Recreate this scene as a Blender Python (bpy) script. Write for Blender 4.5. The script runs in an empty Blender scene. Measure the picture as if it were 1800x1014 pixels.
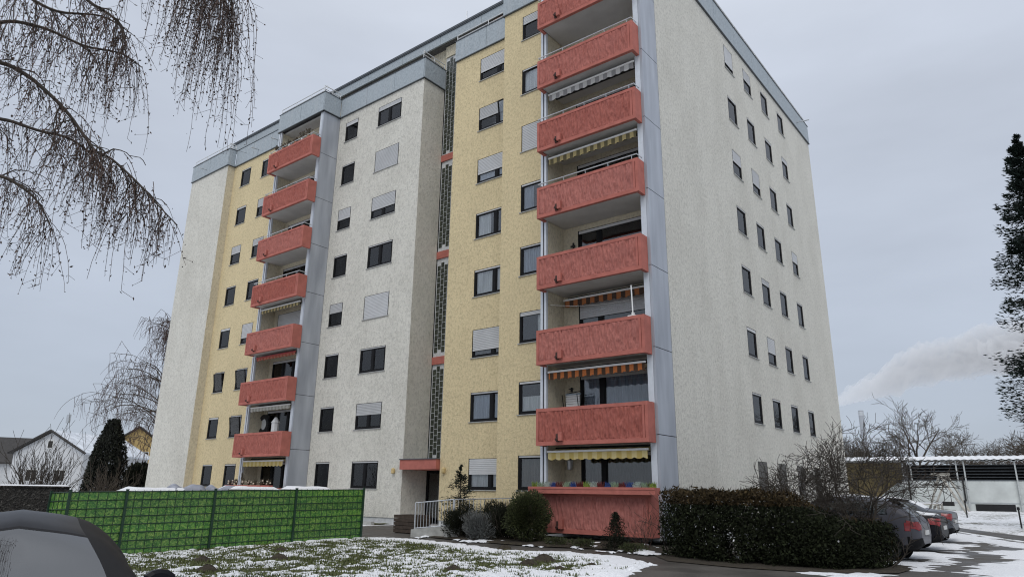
import bpy, bmesh, math, random
import numpy as np
from mathutils import Vector, Matrix

# ------------------------------------------------------------------ camera, sky, sun, exposure
SC = bpy.context.scene
COL = SC.collection
SC.render.engine = 'CYCLES'
SC.view_settings.view_transform = 'Standard'
SC.view_settings.look = 'None'
SC.view_settings.gamma = 1.0
SC.view_settings.exposure = 0.12
SC.cycles.max_bounces = 8
SC.cycles.transparent_max_bounces = 16
SC.cycles.volume_bounces = 2
SC.cycles.use_denoising = True
SC.cycles.filter_width = 1.1

cam = bpy.data.cameras.new('camera')
cam.sensor_width = 36.0
cam.lens = 24.353
cam.clip_start = 0.05
cam.clip_end = 12000
camo = bpy.data.objects.new('camera', cam)
COL.objects.link(camo)
_r = Vector((0.78361543, 0.62109734, 0.01359971))
_u = Vector((0.1643245, -0.2283341, 0.95961503))
_f = Vector((-0.59911962, 0.74973438, 0.28098763))
M = Matrix.Identity(4)
for i in range(3):
    M[i][0], M[i][1], M[i][2] = _r[i], _u[i], -_f[i]
M[0][3], M[1][3], M[2][3] = 9.9644, -20.9869, 1.6983
camo.matrix_world = M
SC.camera = camo

SUN_EL, SUN_AZ = math.radians(48), math.radians(150)   # azimuth clockwise from +Y: behind the camera, to its right
world = bpy.data.worlds.new('World')
SC.world = world
world.use_nodes = True
wn, wl = world.node_tree.nodes, world.node_tree.links
wn.clear()
wout = wn.new('ShaderNodeOutputWorld')
sky = wn.new('ShaderNodeTexSky')
sky.sky_type = 'NISHITA'
sky.sun_disc = False
sky.sun_elevation = SUN_EL
sky.sun_rotation = SUN_AZ
bsky = wn.new('ShaderNodeBackground')
bsky.inputs['Strength'].default_value = 0.10
wl.new(sky.outputs[0], bsky.inputs['Color'])
# closed cloud cover: grey, brighter towards the zenith as an overcast sky is, with faint mottling
tc = wn.new('ShaderNodeTexCoord')
sep = wn.new('ShaderNodeSeparateXYZ')
wl.new(tc.outputs['Generated'], sep.inputs[0])
grad = wn.new('ShaderNodeValToRGB')
grad.color_ramp.elements[0].position = 0.0
grad.color_ramp.elements[0].color = (0.41, 0.46, 0.545, 1)
grad.color_ramp.elements[1].position = 1.0
grad.color_ramp.elements[1].color = (0.92, 0.96, 1.02, 1)
e = grad.color_ramp.elements.new(0.55)
e.color = (0.60, 0.65, 0.745, 1)
wl.new(sep.outputs['Z'], grad.inputs[0])
wmap = wn.new('ShaderNodeMapping')
wmap.inputs['Scale'].default_value = (1.5, 1.5, 5.0)
wl.new(tc.outputs['Generated'], wmap.inputs[0])
wnoi = wn.new('ShaderNodeTexNoise')
wnoi.inputs['Scale'].default_value = 1.6
wnoi.inputs['Detail'].default_value = 5
wl.new(wmap.outputs[0], wnoi.inputs['Vector'])
wr = wn.new('ShaderNodeMapRange')
wr.inputs['From Min'].default_value = 0.3
wr.inputs['From Max'].default_value = 0.7
wr.inputs['To Min'].default_value = 0.90
wr.inputs['To Max'].default_value = 1.07
wl.new(wnoi.outputs[0], wr.inputs[0])
wmul = wn.new('ShaderNodeVectorMath')
wmul.operation = 'SCALE'
wl.new(grad.outputs[0], wmul.inputs[0])
wl.new(wr.outputs[0], wmul.inputs['Scale'])
bcl = wn.new('ShaderNodeBackground')
bcl.inputs['Strength'].default_value = 1.0
wl.new(wmul.outputs[0], bcl.inputs['Color'])
wmix = wn.new('ShaderNodeMixShader')
wmix.inputs[0].default_value = 0.90
wl.new(bsky.outputs[0], wmix.inputs[1])
wl.new(bcl.outputs[0], wmix.inputs[2])
wl.new(wmix.outputs[0], wout.inputs[0])

sl = bpy.data.lights.new('sun', 'SUN')
sl.energy = 1.1
sl.angle = math.radians(40)
sl.color = (1.0, 0.97, 0.92)
slo = bpy.data.objects.new('sun', sl)
COL.objects.link(slo)
sd = Vector((math.sin(SUN_AZ) * math.cos(SUN_EL), math.cos(SUN_AZ) * math.cos(SUN_EL), math.sin(SUN_EL)))
slo.rotation_euler = sd.to_track_quat('Z', 'Y').to_euler()
slo.location = (20, -30, 40)

# ------------------------------------------------------------------ helpers
rng = random.Random(7)
NR = np.random.default_rng(11)


def tag(o, label=None, cat=None, group=None, kind=None):
    if label: o['label'] = label
    if cat: o['category'] = cat
    if group: o['group'] = group
    if kind: o['kind'] = kind
    return o


def thing(name, label, cat, loc=(0, 0, 0), rz=0.0, group=None):
    o = bpy.data.objects.new(name, None)
    o.empty_display_size = 0.2
    COL.objects.link(o)
    o.location = loc
    o.rotation_euler = (0, 0, rz)
    return tag(o, label, cat, group)


def link(name, me, mat=None, parent=None, loc=None):
    o = bpy.data.objects.new(name, me)
    COL.objects.link(o)
    if mat is not None and len(me.materials) == 0:
        me.materials.append(mat)
    if parent is not None:
        o.parent = parent
    if loc is not None:
        o.location = loc
    return o


def np_mesh(name, V, F, smooth=False):
    """V (n,3), F (m,k) arrays with one polygon size"""
    V = np.asarray(V, np.float32)
    F = np.asarray(F, np.int32)
    me = bpy.data.meshes.new(name)
    m, k = F.shape
    me.vertices.add(len(V))
    me.vertices.foreach_set('co', V.ravel())
    me.loops.add(m * k)
    me.loops.foreach_set('vertex_index', F.ravel())
    me.polygons.add(m)
    me.polygons.foreach_set('loop_start', np.arange(0, m * k, k, dtype=np.int32))
    if smooth:
        me.polygons.foreach_set('use_smooth', np.ones(m, bool))
    me.update(calc_edges=True)
    me.validate()
    return me


class MB:
    def __init__(s):
        s.v, s.f = [], []

    def add(s, vs, fs):
        o = len(s.v)
        s.v += [tuple(v) for v in vs]
        s.f += [tuple(i + o for i in f) for f in fs]
        return s

    def box(s, x0, x1, y0, y1, z0, z1):
        return s.add([(x0, y0, z0), (x1, y0, z0), (x1, y1, z0), (x0, y1, z0), (x0, y0, z1), (x1, y0, z1), (x1, y1, z1), (x0, y1, z1)],
                     [(3, 2, 1, 0), (4, 5, 6, 7), (0, 1, 5, 4), (1, 2, 6, 5), (2, 3, 7, 6), (3, 0, 4, 7)])

    def quad(s, a, b, c, d):
        return s.add([a, b, c, d], [(0, 1, 2, 3)])

    def prism(s, pts, d):
        """extrude polygon pts (3-D) by vector d"""
        n = len(pts)
        q = [tuple(p[i] + d[i] for i in range(3)) for p in pts]
        return s.add(list(pts) + q, [tuple(range(n - 1, -1, -1)), tuple(range(n, 2 * n))] + [(i, (i + 1) % n, (i + 1) % n + n, i + n) for i in range(n)])

    def tube(s, pts, r, n=6, cap=True):
        pts = [Vector(p) for p in pts]
        m = len(pts)
        rr = r if isinstance(r, (list, tuple)) else [r] * m
        o = len(s.v)
        up = None
        for i, p in enumerate(pts):
            t = (pts[min(i + 1, m - 1)] - pts[max(i - 1, 0)]).normalized()
            if up is None:
                up = Vector((0, 0, 1)) if abs(t.z) < .9 else Vector((1, 0, 0))
            a = t.cross(up).normalized()
            b = a.cross(t)
            up = b
            for k in range(n):
                w = 2 * math.pi * k / n
                s.v.append(tuple(p + (a * math.cos(w) + b * math.sin(w)) * rr[i]))
        for i in range(m - 1):
            for k in range(n):
                k2 = (k + 1) % n
                s.f.append((o + i * n + k, o + i * n + k2, o + (i + 1) * n + k2, o + (i + 1) * n + k))
        if cap:
            s.f.append(tuple(o + k for k in range(n)))
            s.f.append(tuple(o + (m - 1) * n + k for k in range(n - 1, -1, -1)))
        return s

    def lathe(s, c, prof, n=12):
        o = len(s.v)
        for (r, z) in prof:
            for k in range(n):
                w = 2 * math.pi * k / n
                s.v.append((c[0] + r * math.cos(w), c[1] + r * math.sin(w), c[2] + z))
        for i in range(len(prof) - 1):
            for k in range(n):
                k2 = (k + 1) % n
                s.f.append((o + i * n + k, o + i * n + k2, o + (i + 1) * n + k2, o + (i + 1) * n + k))
        return s

    def mesh(s, name, smooth=False):
        me = bpy.data.meshes.new(name)
        me.from_pydata(s.v, [], s.f)
        if smooth:
            me.polygons.foreach_set('use_smooth', [True] * len(me.polygons))
        me.update()
        return me

    def build(s, name, mat, parent=None, smooth=False, loc=None):
        return link(name, s.mesh(name, smooth), mat, parent, loc)


class Fr:
    """wall frame: u along the wall, v up, w outward"""
    def __init__(s, O, U, N):
        s.O, s.U, s.N = Vector(O), Vector(U), Vector(N)

    def p(s, u, v, w):
        q = s.O + s.U * u + s.N * w
        return (q.x, q.y, q.z + v)

    def box(s, mb, u0, u1, v0, v1, w0, w1):
        c = [s.p(u, v, w) for v in (v0, v1) for (u, w) in ((u0, w1), (u1, w1), (u1, w0), (u0, w0))]
        return mb.add(c, [(3, 2, 1, 0), (4, 5, 6, 7), (0, 1, 5, 4), (1, 2, 6, 5), (2, 3, 7, 6), (3, 0, 4, 7)])


def FRONT(y): return Fr((0, y, 0), (1, 0, 0), (0, -1, 0))
def SIDE(x): return Fr((x, 0, 0), (0, 1, 0), (1, 0, 0))


def wall_mesh(F, u0, u1, v0, v1, openings=(), depth=.2):
    mb = MB()
    us = sorted({u0, u1} | {a for o in openings for a in o[:2]})
    vs = sorted({v0, v1} | {a for o in openings for a in o[2:]})
    us = [u for u in us if u0 <= u <= u1]
    vs = [v for v in vs if v0 <= v <= v1]
    for i in range(len(us) - 1):
        j = 0
        while j < len(vs) - 1:
            uc, vc = (us[i] + us[i + 1]) / 2, (vs[j] + vs[j + 1]) / 2
            if not any(o[0] < uc < o[1] and o[2] < vc < o[3] for o in openings):
                mb.quad(F.p(us[i], vs[j], 0), F.p(us[i + 1], vs[j], 0), F.p(us[i + 1], vs[j + 1], 0), F.p(us[i], vs[j + 1], 0))
            j += 1
    for (a, b, c, d) in openings:
        for (p, q, r, t) in (((a, c), (a, d), 0, 0), ((b, d), (b, c), 0, 0), ((a, d), (b, d), 0, 0), ((b, c), (a, c), 0, 0)):
            mb.quad(F.p(p[0], p[1], 0), F.p(q[0], q[1], 0), F.p(q[0], q[1], -depth), F.p(p[0], p[1], -depth))
    return mb


# value noise -------------------------------------------------------
def _h(ix, iy, seed):
    n = (ix.astype(np.int64) * 374761393 + iy.astype(np.int64) * 668265263 + seed * 974634777) & 0xFFFFFFFF
    n = ((n ^ (n >> 13)) * 1274126177) & 0xFFFFFFFF
    return ((n ^ (n >> 16)) & 0xFFFF) / 65535.0


def vn(x, y, seed=0):
    x = np.asarray(x, float); y = np.asarray(y, float)
    ix, iy = np.floor(x), np.floor(y)
    fx, fy = x - ix, y - iy
    fx = fx * fx * (3 - 2 * fx); fy = fy * fy * (3 - 2 * fy)
    a, b = _h(ix, iy, seed), _h(ix + 1, iy, seed)
    c, d = _h(ix, iy + 1, seed), _h(ix + 1, iy + 1, seed)
    return (a + (b - a) * fx) * (1 - fy) + (c + (d - c) * fx) * fy


def fbm(x, y, seed=0, oct=4, g=.5):
    s, a, t = 0, 1, 0
    for i in range(oct):
        s = s + a * vn(x * 2 ** i, y * 2 ** i, seed + i); t += a; a *= g
    return s / t


def S01(t):
    t = np.clip(t, 0, 1)
    return t * t * (3 - 2 * t)


def gz(x, y):
    """terrain height"""
    x = np.asarray(x, float); y = np.asarray(y, float)
    return (.08 + .80 * S01((y - 1) / 33) * S01((x + 3) / 4) - .15 * S01((-y - 6) / 8) * S01((-x - 2) / 8)
            + .14 * S01((y + 4.5) / 3.5) * (1 - S01((x + 1) / 2)))


def g1(x, y): return float(gz(x, y))


# ------------------------------------------------------------------ materials
MATS = {}


class NT:
    def __init__(s, name):
        s.m = bpy.data.materials.new(name)
        s.m.use_nodes = True
        s.n, s.l = s.m.node_tree.nodes, s.m.node_tree.links
        s.b = s.n['Principled BSDF']
        s.out = s.n['Material Output']

    def new(s, t, **kw):
        n = s.n.new(t)
        for k, v in kw.items():
            if hasattr(n, k) and k not in n.inputs:
                setattr(n, k, v)
            else:
                n.inputs[k].default_value = v
        return n

    def pos(s, sc=(1, 1, 1), obj=False):
        if obj:
            o = s.new('ShaderNodeTexCoord').outputs['Object']
        else:
            o = s.new('ShaderNodeNewGeometry').outputs['Position']
        mp = s.new('ShaderNodeMapping')
        mp.inputs['Scale'].default_value = sc
        s.l.new(o, mp.inputs[0])
        return mp.outputs[0]

    def noise(s, vec, scale, detail=3, rough=.55):
        n = s.new('ShaderNodeTexNoise')
        n.inputs['Scale'].default_value = scale
        n.inputs['Detail'].default_value = detail
        n.inputs['Roughness'].default_value = rough
        s.l.new(vec, n.inputs['Vector'])
        return n.outputs[0]

    def ramp(s, fac, stops):
        r = s.new('ShaderNodeValToRGB')
        cr = r.color_ramp
        while len(cr.elements) < len(stops):
            cr.elements.new(.5)
        for e, (p, c) in zip(cr.elements, stops):
            e.position = p
            e.color = (*c, 1) if len(c) == 3 else c
        s.l.new(fac, r.inputs[0])
        return r.outputs[0]

    def rng(s, fac, a, b, c, d):
        r = s.new('ShaderNodeMapRange')
        for k, v in zip(('From Min', 'From Max', 'To Min', 'To Max'), (a, b, c, d)):
            r.inputs[k].default_value = v
        s.l.new(fac, r.inputs[0])
        return r.outputs[0]

    def mix(s, fac, a, b, mode='MIX'):
        m = s.new('ShaderNodeMix')
        m.data_type = 'RGBA'
        m.blend_type = mode
        for k, v in ((0, fac), (6, a), (7, b)):
            if hasattr(v, 'links'):
                s.l.new(v, m.inputs[k])
            else:
                m.inputs[k].default_value = (*v, 1) if isinstance(v, tuple) and len(v) == 3 else v
        return m.outputs[2]

    def bump(s, h, strength=.5, dist=.02):
        b = s.new('ShaderNodeBump')
        b.inputs['Strength'].default_value = strength
        b.inputs['Distance'].default_value = dist
        s.l.new(h, b.inputs['Height'])
        s.l.new(b.outputs[0], s.b.inputs['Normal'])

    def col(s, c): s.l.new(c, s.b.inputs['Base Color'])


def simple(name, c, rough=.6, metal=0.0, spec=.5, var=.15, vs=6.0, bump=0.0, bs=30.0, obj=False, coat=0.0, island=0.0, orand=0.0):
    t = NT(name)
    p = t.pos(obj=obj)
    n = t.noise(p, vs, 4)
    f = t.rng(n, .3, .7, 1 - var, 1 + var)
    for amt, src in ((island, 'isl'), (orand, 'obj')):
        if amt:
            o_ = t.new('ShaderNodeNewGeometry').outputs['Random Per Island'] if src == 'isl' else t.new('ShaderNodeObjectInfo').outputs['Random']
            mm = t.new('ShaderNodeMath'); mm.operation = 'MULTIPLY'
            t.l.new(f, mm.inputs[0]); t.l.new(t.rng(o_, 0, 1, 1 - amt, 1 + amt), mm.inputs[1])
            f = mm.outputs[0]
    m = t.new('ShaderNodeVectorMath')
    m.operation = 'SCALE'
    m.inputs[0].default_value = c
    t.l.new(f, m.inputs['Scale'])
    t.l.new(m.outputs[0], t.b.inputs['Base Color'])
    t.b.inputs['Roughness'].default_value = rough
    t.b.inputs['Metallic'].default_value = metal
    t.b.inputs['Specular IOR Level'].default_value = spec
    t.b.inputs['Coat Weight'].default_value = coat
    if bump:
        t.bump(t.noise(p, bs, 3), bump, .02)
    MATS[name] = t.m
    return t.m


def plaster(name, c, dirt=(.23, .21, .17)):
    t = NT(name)
    p = t.pos()
    ps = t.pos((1, 1, .7))
    rough = t.noise(ps, 11, 5, .72)
    fine = t.noise(p, 38, 2, .6)
    big = t.noise(t.pos((1, 1, .6)), .55, 6, .65)
    blot = t.noise(p, 2.2, 4, .65)
    pit = t.rng(rough, .46, .68, 0, .62)
    c1 = t.mix(pit, c, tuple(v * .52 for v in c))
    c2 = t.mix(t.rng(big, .42, .75, 0, .22), c1, dirt)
    c3 = t.mix(t.rng(blot, .50, .75, 0, .28), c2, tuple(v * .72 for v in c))
    # vertical rain streaks
    st = t.noise(t.pos((2.3, 2.3, .06)), 1.7, 3, .6)
    c4 = t.mix(t.rng(st, .60, .8, 0, .10), c3, dirt)
    t.col(c4)
    t.b.inputs['Roughness'].default_value = .95
    t.b.inputs['Specular IOR Level'].default_value = .15
    ad = t.new('ShaderNodeMath'); ad.operation = 'MULTIPLY_ADD'
    t.l.new(rough, ad.inputs[0]); ad.inputs[1].default_value = 1.0
    t.l.new(t.rng(fine, 0, 1, 0, .4), ad.inputs[2])
    t.bump(ad.outputs[0], 1.0, .045)
    MATS[name] = t.m
    return t.m


plaster('plaster_white', (.70, .68, .612))
plaster('plaster_yellow', (.72, .60, .37), (.38, .32, .20))
plaster('plaster_cream', (.66, .60, .46), (.36, .31, .22))
simple('soffit', (.50, .49, .47), .9, var=.08, vs=2, bump=.2)
simple('salmon', (.42, .142, .113), .85, spec=.25, var=.14, vs=3, bump=.4, bs=55)
t = NT('salmon_relief')
p = t.pos()
g = t.noise(t.pos((1, 1, .28)), 20, 3, .6)
b = t.noise(p, 1.7, 4)
c1 = t.mix(t.rng(g, .38, .60, .5, 0), (.42, .142, .113), (.24, .065, .05))
hv = t.new('ShaderNodeHueSaturation')
t.l.new(t.mix(t.rng(b, .45, .72, 0, .5), c1, (.31, .105, .088)), hv.inputs['Color'])
oi = t.new('ShaderNodeObjectInfo')
t.l.new(t.rng(oi.outputs['Random'], 0, 1, .90, 1.08), hv.inputs['Value'])
t.l.new(t.rng(oi.outputs['Random'], 0, 1, 1.03, .92), hv.inputs['Saturation'])
t.col(hv.outputs[0])
t.b.inputs['Roughness'].default_value = .9
t.b.inputs['Specular IOR Level'].default_value = .2
t.bump(g, .9, .03)
MATS['salmon_relief'] = t.m
t = NT('parapet')
p = t.pos()
g = t.noise(t.pos((1, 1, .5)), 13, 3, .6)
st = t.noise(t.pos((3, 3, .15)), 1.5, 4, .65)
c1 = t.mix(t.rng(g, .42, .66, 0, .55), (.37, .415, .445), (.23, .265, .29))
t.col(t.mix(t.rng(st, .5, .75, 0, .5), c1, (.42, .44, .45)))
t.b.inputs['Roughness'].default_value = .8
t.bump(g, .8, .03)
MATS['parapet'] = t.m
t = NT('metal_panel')
p = t.pos()
st = t.noise(t.pos((2, 2, .35)), 1.1, 3, .5)
t.col(t.mix(t.rng(st, .35, .7, 0, 1), (.33, .35, .39), (.45, .475, .52)))
t.b.inputs['Metallic'].default_value = .25
t.b.inputs['Roughness'].default_value = .42
MATS['metal_panel'] = t.m
simple('metal_edge', (.60, .63, .67), .4, metal=.2, var=.06)
simple('joint_dark', (.03, .03, .035), .8)
simple('flashing', (.10, .11, .12), .5, metal=.5)
simple('rail_metal', (.52, .54, .56), .4, metal=.5, var=.1)
simple('rail_white', (.70, .71, .71), .5, var=.1)
simple('frame_dark', (.008, .008, .009), .5, spec=.15, var=.2)
simple('sill_metal', (.36, .36, .35), .5, metal=.2, var=.2)
simple('shutter', (.50, .505, .51), .55, var=.06, vs=1.5, orand=.16)
simple('shutter_brown', (.10, .095, .085), .6, var=.1)
simple('plinth', (.52, .53, .53), .9, var=.15, bump=.3)
simple('concrete', (.36, .36, .34), .9, var=.2, vs=4, bump=.4)
simple('core_dark', (.035, .033, .03), .95)
simple('wood_dark', (.05, .035, .025), .85, var=.35, vs=9, bump=.4)
simple('roofing', (.12, .12, .12), .9)
simple('rust_dark', (.055, .025, .02), .8, var=.3)
simple('lamp_glass', (.55, .42, .20), .4)
simple('terracotta', (.32, .15, .08), .8)
simple('cloth_blue', (.30, .36, .40), .9)
simple('black_soft', (.015, .015, .016), .7)
simple('white_plain', (.72, .72, .70), .6, var=.05)
simple('red_sign', (.35, .03, .03), .5)


def curtain_mat(name, c, tr=.35):
    t = NT(name)
    n = t.noise(t.pos((1, 1, .1)), 14, 2)
    t.col(t.ramp(n, [(.3, tuple(v * .7 for v in c)), (.7, c)]))
    t.b.inputs['Roughness'].default_value = .95
    tr_ = t.new('ShaderNodeBsdfTransparent')
    mx = t.new('ShaderNodeMixShader')
    mx.inputs[0].default_value = tr
    t.l.new(t.b.outputs[0], mx.inputs[1]); t.l.new(tr_.outputs[0], mx.inputs[2])
    t.l.new(mx.outputs[0], t.out.inputs[0])
    MATS[name] = t.m


curtain_mat('curtain', (.86, .86, .85), .08)
curtain_mat('curtain_blue', (.55, .60, .70), .2)
curtain_mat('curtain_dark', (.20, .18, .15), .15)


def glass(name, tint=(.75, .80, .82), refl=.06, rough=.02):
    t = NT(name)
    tr = t.new('ShaderNodeBsdfTransparent')
    tr.inputs[0].default_value = (*tint, 1)
    gl = t.new('ShaderNodeBsdfGlossy')
    gl.inputs['Roughness'].default_value = rough
    lw = t.new('ShaderNodeLayerWeight')
    lw.inputs['Blend'].default_value = .25
    f = t.rng(lw.outputs['Fresnel'], 0, 1, refl, 1)
    mx = t.new('ShaderNodeMixShader')
    t.l.new(f, mx.inputs[0])
    t.l.new(tr.outputs[0], mx.inputs[1]); t.l.new(gl.outputs[0], mx.inputs[2])
    t.l.new(mx.outputs[0], t.out.inputs[0])
    MATS[name] = t.m


glass('glass', (.90, .92, .93), .06)
glass('car_glass', (.32, .37, .37), .10)
glass('windshield_glass', (.40, .48, .46), .20)
t = NT('glass_block')
p = t.pos()
n = t.noise(p, 7, 2)
t.col(t.ramp(n, [(.35, (.018, .022, .018)), (.65, (.06, .068, .05))]))
t.b.inputs['Roughness'].default_value = .18
t.bump(t.noise(p, 45, 2), .35, .01)
MATS['glass_block'] = t.m


def stripes(name, a, b, period, axis='X'):
    t = NT(name)
    sp = t.new('ShaderNodeSeparateXYZ')
    t.l.new(t.new('ShaderNodeNewGeometry').outputs['Position'], sp.inputs[0])
    m = t.new('ShaderNodeMath'); m.operation = 'FRACT'
    d = t.new('ShaderNodeMath'); d.operation = 'MULTIPLY'; d.inputs[1].default_value = 1 / period
    t.l.new(sp.outputs[axis], d.inputs[0]); t.l.new(d.outputs[0], m.inputs[0])
    g = t.new('ShaderNodeMath'); g.operation = 'GREATER_THAN'; g.inputs[1].default_value = .5
    t.l.new(m.outputs[0], g.inputs[0])
    t.col(t.mix(g.outputs[0], a, b))
    t.b.inputs['Roughness'].default_value = .9
    MATS[name] = t.m


stripes('awning_yellow', (.50, .38, .12), (.60, .50, .24), .36)
stripes('awning_orange', (.42, .13, .035), (.06, .03, .015), .3)
stripes('awning_brown', (.33, .12, .04), (.05, .03, .02), .36)
stripes('awning_cream', (.42, .34, .16), (.12, .10, .05), .3)
stripes('awning_grey', (.48, .47, .45), (.24, .23, .23), .36)
stripes('awning_red', (.30, .07, .04), (.40, .15, .10), .3)
stripes('awning_white', (.50, .49, .44), (.38, .37, .32), .3)
# ------------------------------------------------------------------ the apartment building
H = 2.75
ZS, ZH, ZP, ZT = 1.747, 2.991, 22.73, 23.98      # sill, head, parapet bottom and top
BLD = thing('apartment_building', 'eight storey apartment block with salmon balconies and cream and yellow rough plaster', 'building', (0, 0, 0))
YB, YD, YE, YF1, YA = .989, 1.222, 2.762, 1.253, .479
XA0, XA1, XM, XD, XF1, XF2 = -36.945, -32.068, -20.99, -13.96, -11.65, -7.442
YG = 20.947
CURT = ['curtain', 'curtain_blue', 'curtain_dark']


def ribbed(F, u0, u1, v0, v1, w, pitch=.075):
    mb = MB()
    n = max(1, int(round((v1 - v0) / pitch)))
    p = (v1 - v0) / n
    vs = []
    for i in range(n):
        a = v0 + i * p
        vs += [(a, w), (a + p * .12, w + .012), (a + p * .72, w + .012), (a + p * .90, w - .004)]
    vs.append((v1, w))
    for i in range(len(vs) - 1):
        mb.quad(F.p(u0, *vs[i]), F.p(u1, *vs[i]), F.p(u1, *vs[i + 1]), F.p(u0, *vs[i + 1]))
    F.box(mb, u0, u1, v0 - .03, v0 + .004, w - .012, w + .012)
    return mb


def wavy(F, u0, u1, v0, v1, w, amp=.03, per=.11):
    mb = MB()
    n = max(4, int((u1 - u0) / per * 4))
    pt = [(u0 + (u1 - u0) * i / n, w + amp * math.sin(i * math.pi / 2 + .7 * math.sin(i * .37))) for i in range(n + 1)]
    for (a, wa), (b, wb) in zip(pt, pt[1:]):
        mb.quad(F.p(a, v0, wa), F.p(b, v0, wb), F.p(b, v1, wb), F.p(a, v1, wa))
    return mb


def window(F, u0, u1, v0, v1, sh=0.0, split=None, cur=None, sill=True, tilt=False, shm='shutter', box=True):
    """frame mesh is the part; panes, sill, shutter and curtain are its pieces"""
    w0, w1, fw = -.09, -.018, .08
    mb = MB()
    F.box(mb, u0, u0 + fw, v0, v1, w0, w1)
    F.box(mb, u1 - fw, u1, v0, v1, w0, w1)
    F.box(mb, u0 + fw, u1 - fw, v0, v0 + fw, w0, w1)
    F.box(mb, u0 + fw, u1 - fw, v1 - fw, v1, w0, w1)
    cuts = [u0 + fw] + ([] if split is None else [u0 + (u1 - u0) * s for s in split]) + [u1 - fw]
    for c in cuts[1:-1]:
        F.box(mb, c - .075, c + .075, v0 + fw, v1 - fw, w0, w1 + .002)
    # inner sash
    W = mb.build('window', MATS['frame_dark'], BLD)
    for i in range(len(cuts) - 1):
        a = cuts[i] + (.075 if i else 0)
        b = cuts[i + 1] - (.075 if i < len(cuts) - 2 else 0)
        m = MB(); s_ = .045
        c, d = v0 + fw, v1 - fw
        for q in ((a, a + s_, c, d), (b - s_, b, c, d), (a + s_, b - s_, c, c + s_), (a + s_, b - s_, d - s_, d)):
            F.box(m, *q, w0 - .004, w1 - .012)
        g = MB()
        F.box(g, a + s_, b - s_, c + s_, d - s_, w1 - .045, w1 - .035)
        so = m.build('sash', MATS['frame_dark'], W)
        go = g.build('pane', MATS['glass'], W)
        if tilt and i == len(cuts) - 2:
            piv = Vector(F.p(0, c, w1 - .04))
            ax = F.U
            R_ = Matrix.Translation(piv) @ Matrix.Rotation(math.radians(9), 4, ax if F.N.y < 0 else -ax) @ Matrix.Translation(-piv)
            for o in (so, go):
                o.matrix_world = R_
    if sill:
        m = MB()
        F.box(m, u0 - .05, u1 + .05, v0 - .035, v0 - .002, -.06, .05)
        m.build('sill', MATS['sill_metal'], W)
    if box and sh < .98:
        sh = max(sh, .05)
    if sh > 0:
        ribbed(F, u0 + .05, u1 - .05, v1 - (v1 - v0) * sh + .015, v1 - .02, -.012).build('shutter', MATS[shm], W)
    if cur and sh < .95:
        kind, top, lo = cur[:3]
        fa, fb = cur[3:] if len(cur) > 3 else (0, 1)
        vv0, vv1 = v0 + .05 + (v1 - v0) * lo, v0 + (v1 - v0) * top
        wavy(F, u0 + .03 + (u1 - u0 - .06) * fa, u0 + .03 + (u1 - u0 - .06) * fb, vv0, vv1, -.135).build('curtain', MATS[kind], W)
    return W


# shutter fraction and curtain by storey, ground floor first
CW, CB, CD = ('curtain', 1, 0), ('curtain_blue', 1, 0), ('curtain_dark', 1, 0)
CH, CHB = ('curtain', .55, 0), ('curtain_blue', .6, 0)
CL, CR_, CLB = ('curtain', 1, 0, 0, .42), ('curtain', 1, 0, .7, 1), ('curtain_blue', 1, 0, 0, .5)
colF1 = dict(s=[.5, 0, .75, .06, .05, .62, .5, .62], c=[CW, CB, CD, CW, CL, CB, CW, CD])
colF2 = dict(s=[0, .06, .12, 0, .06, 1, .05, .33], c=[CD, CH, CR_, CB, CLB, None, CW, CD])
colD1 = dict(s=[0, .45, 0, 1, 0, .6, .99, .2], c=[CH, CD, CW, None, CB, CB, None, CR_])
colD0 = dict(s=[0, 0, .05, .4, 0, .5, 0, .18], c=[CH, CH, CW, CB, CB, None, CD, CLB])
colB1 = dict(s=[0, .08, 0, .1, 0, .42, .1, 0], c=[CHB, CW, CH, CW, CD, CB, CW, CB])
colB2 = dict(s=[0, 0, 0, .7, 0, .35, .45, 0], c=[CD, CB, CB, CW, CH, CW, CW, CD])
tiltset = {('B2', 1), ('B2', 2), ('B1', 2), ('F1', 6)}


def rect(u0, u1, k): return (u0, u1, ZS + k * H, ZH + k * H)


def rows(F, u0, u1, d, key, split=None):
    for k in range(8):
        window(F, *rect(u0, u1, k), sh=d['s'][k], split=split, cur=d['c'][k], tilt=(key, k) in tiltset)


# walls -----------------------------------------------------------------
ZB = .50
FD, FF1, FF2, FB, FA = FRONT(YD), FRONT(YF1), FRONT(0), FRONT(YB), FRONT(YA)
FGa = SIDE(0.0)
W_F1, W_F2, W_D1, W_D0, W_B1, W_B2 = (-10.007, -8.10), (-6.411, -5.24), (-17.531, -15.629), (-20.389, -19.27), (-31.087, -29.961), (-28.62, -27.42)
D_R, D_L = (-3.62, -.55), (-24.86, -22.0)       # balcony doors
GC = [(7.282, 8.37), (9.733, 10.79), (12.249, 13.27), (14.882, 15.85)]
DV0, DV1 = .72, 3.04
oR = [rect(*W_F2, k) for k in range(8)] + [(D_R[0], D_R[1], DV0 + k * H, DV1 + k * H) for k in range(8)]
oB = [rect(*w, k) for k in range(8) for w in (W_B1, W_B2)] + [(D_L[0], D_L[1], DV0 + k * H, DV1 + k * H) for k in range(8)]
wall_mesh(FA, XA0, XA1, ZB, ZP).build('wall', MATS['plaster_white'], BLD)
wall_mesh(SIDE(XA1), YA, YB, ZB, ZP).build('wall', MATS['plaster_cream'], BLD)
wall_mesh(FB, XA1, -25.32, ZB, ZP, [o for o in oB if o[0] < -25.3]).build('wall', MATS['plaster_yellow'], BLD)
wall_mesh(FB, -25.32, XM, ZB, ZP, [o for o in oB if o[0] > -25.3]).build('wall', MATS['plaster_cream'], BLD)
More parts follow.
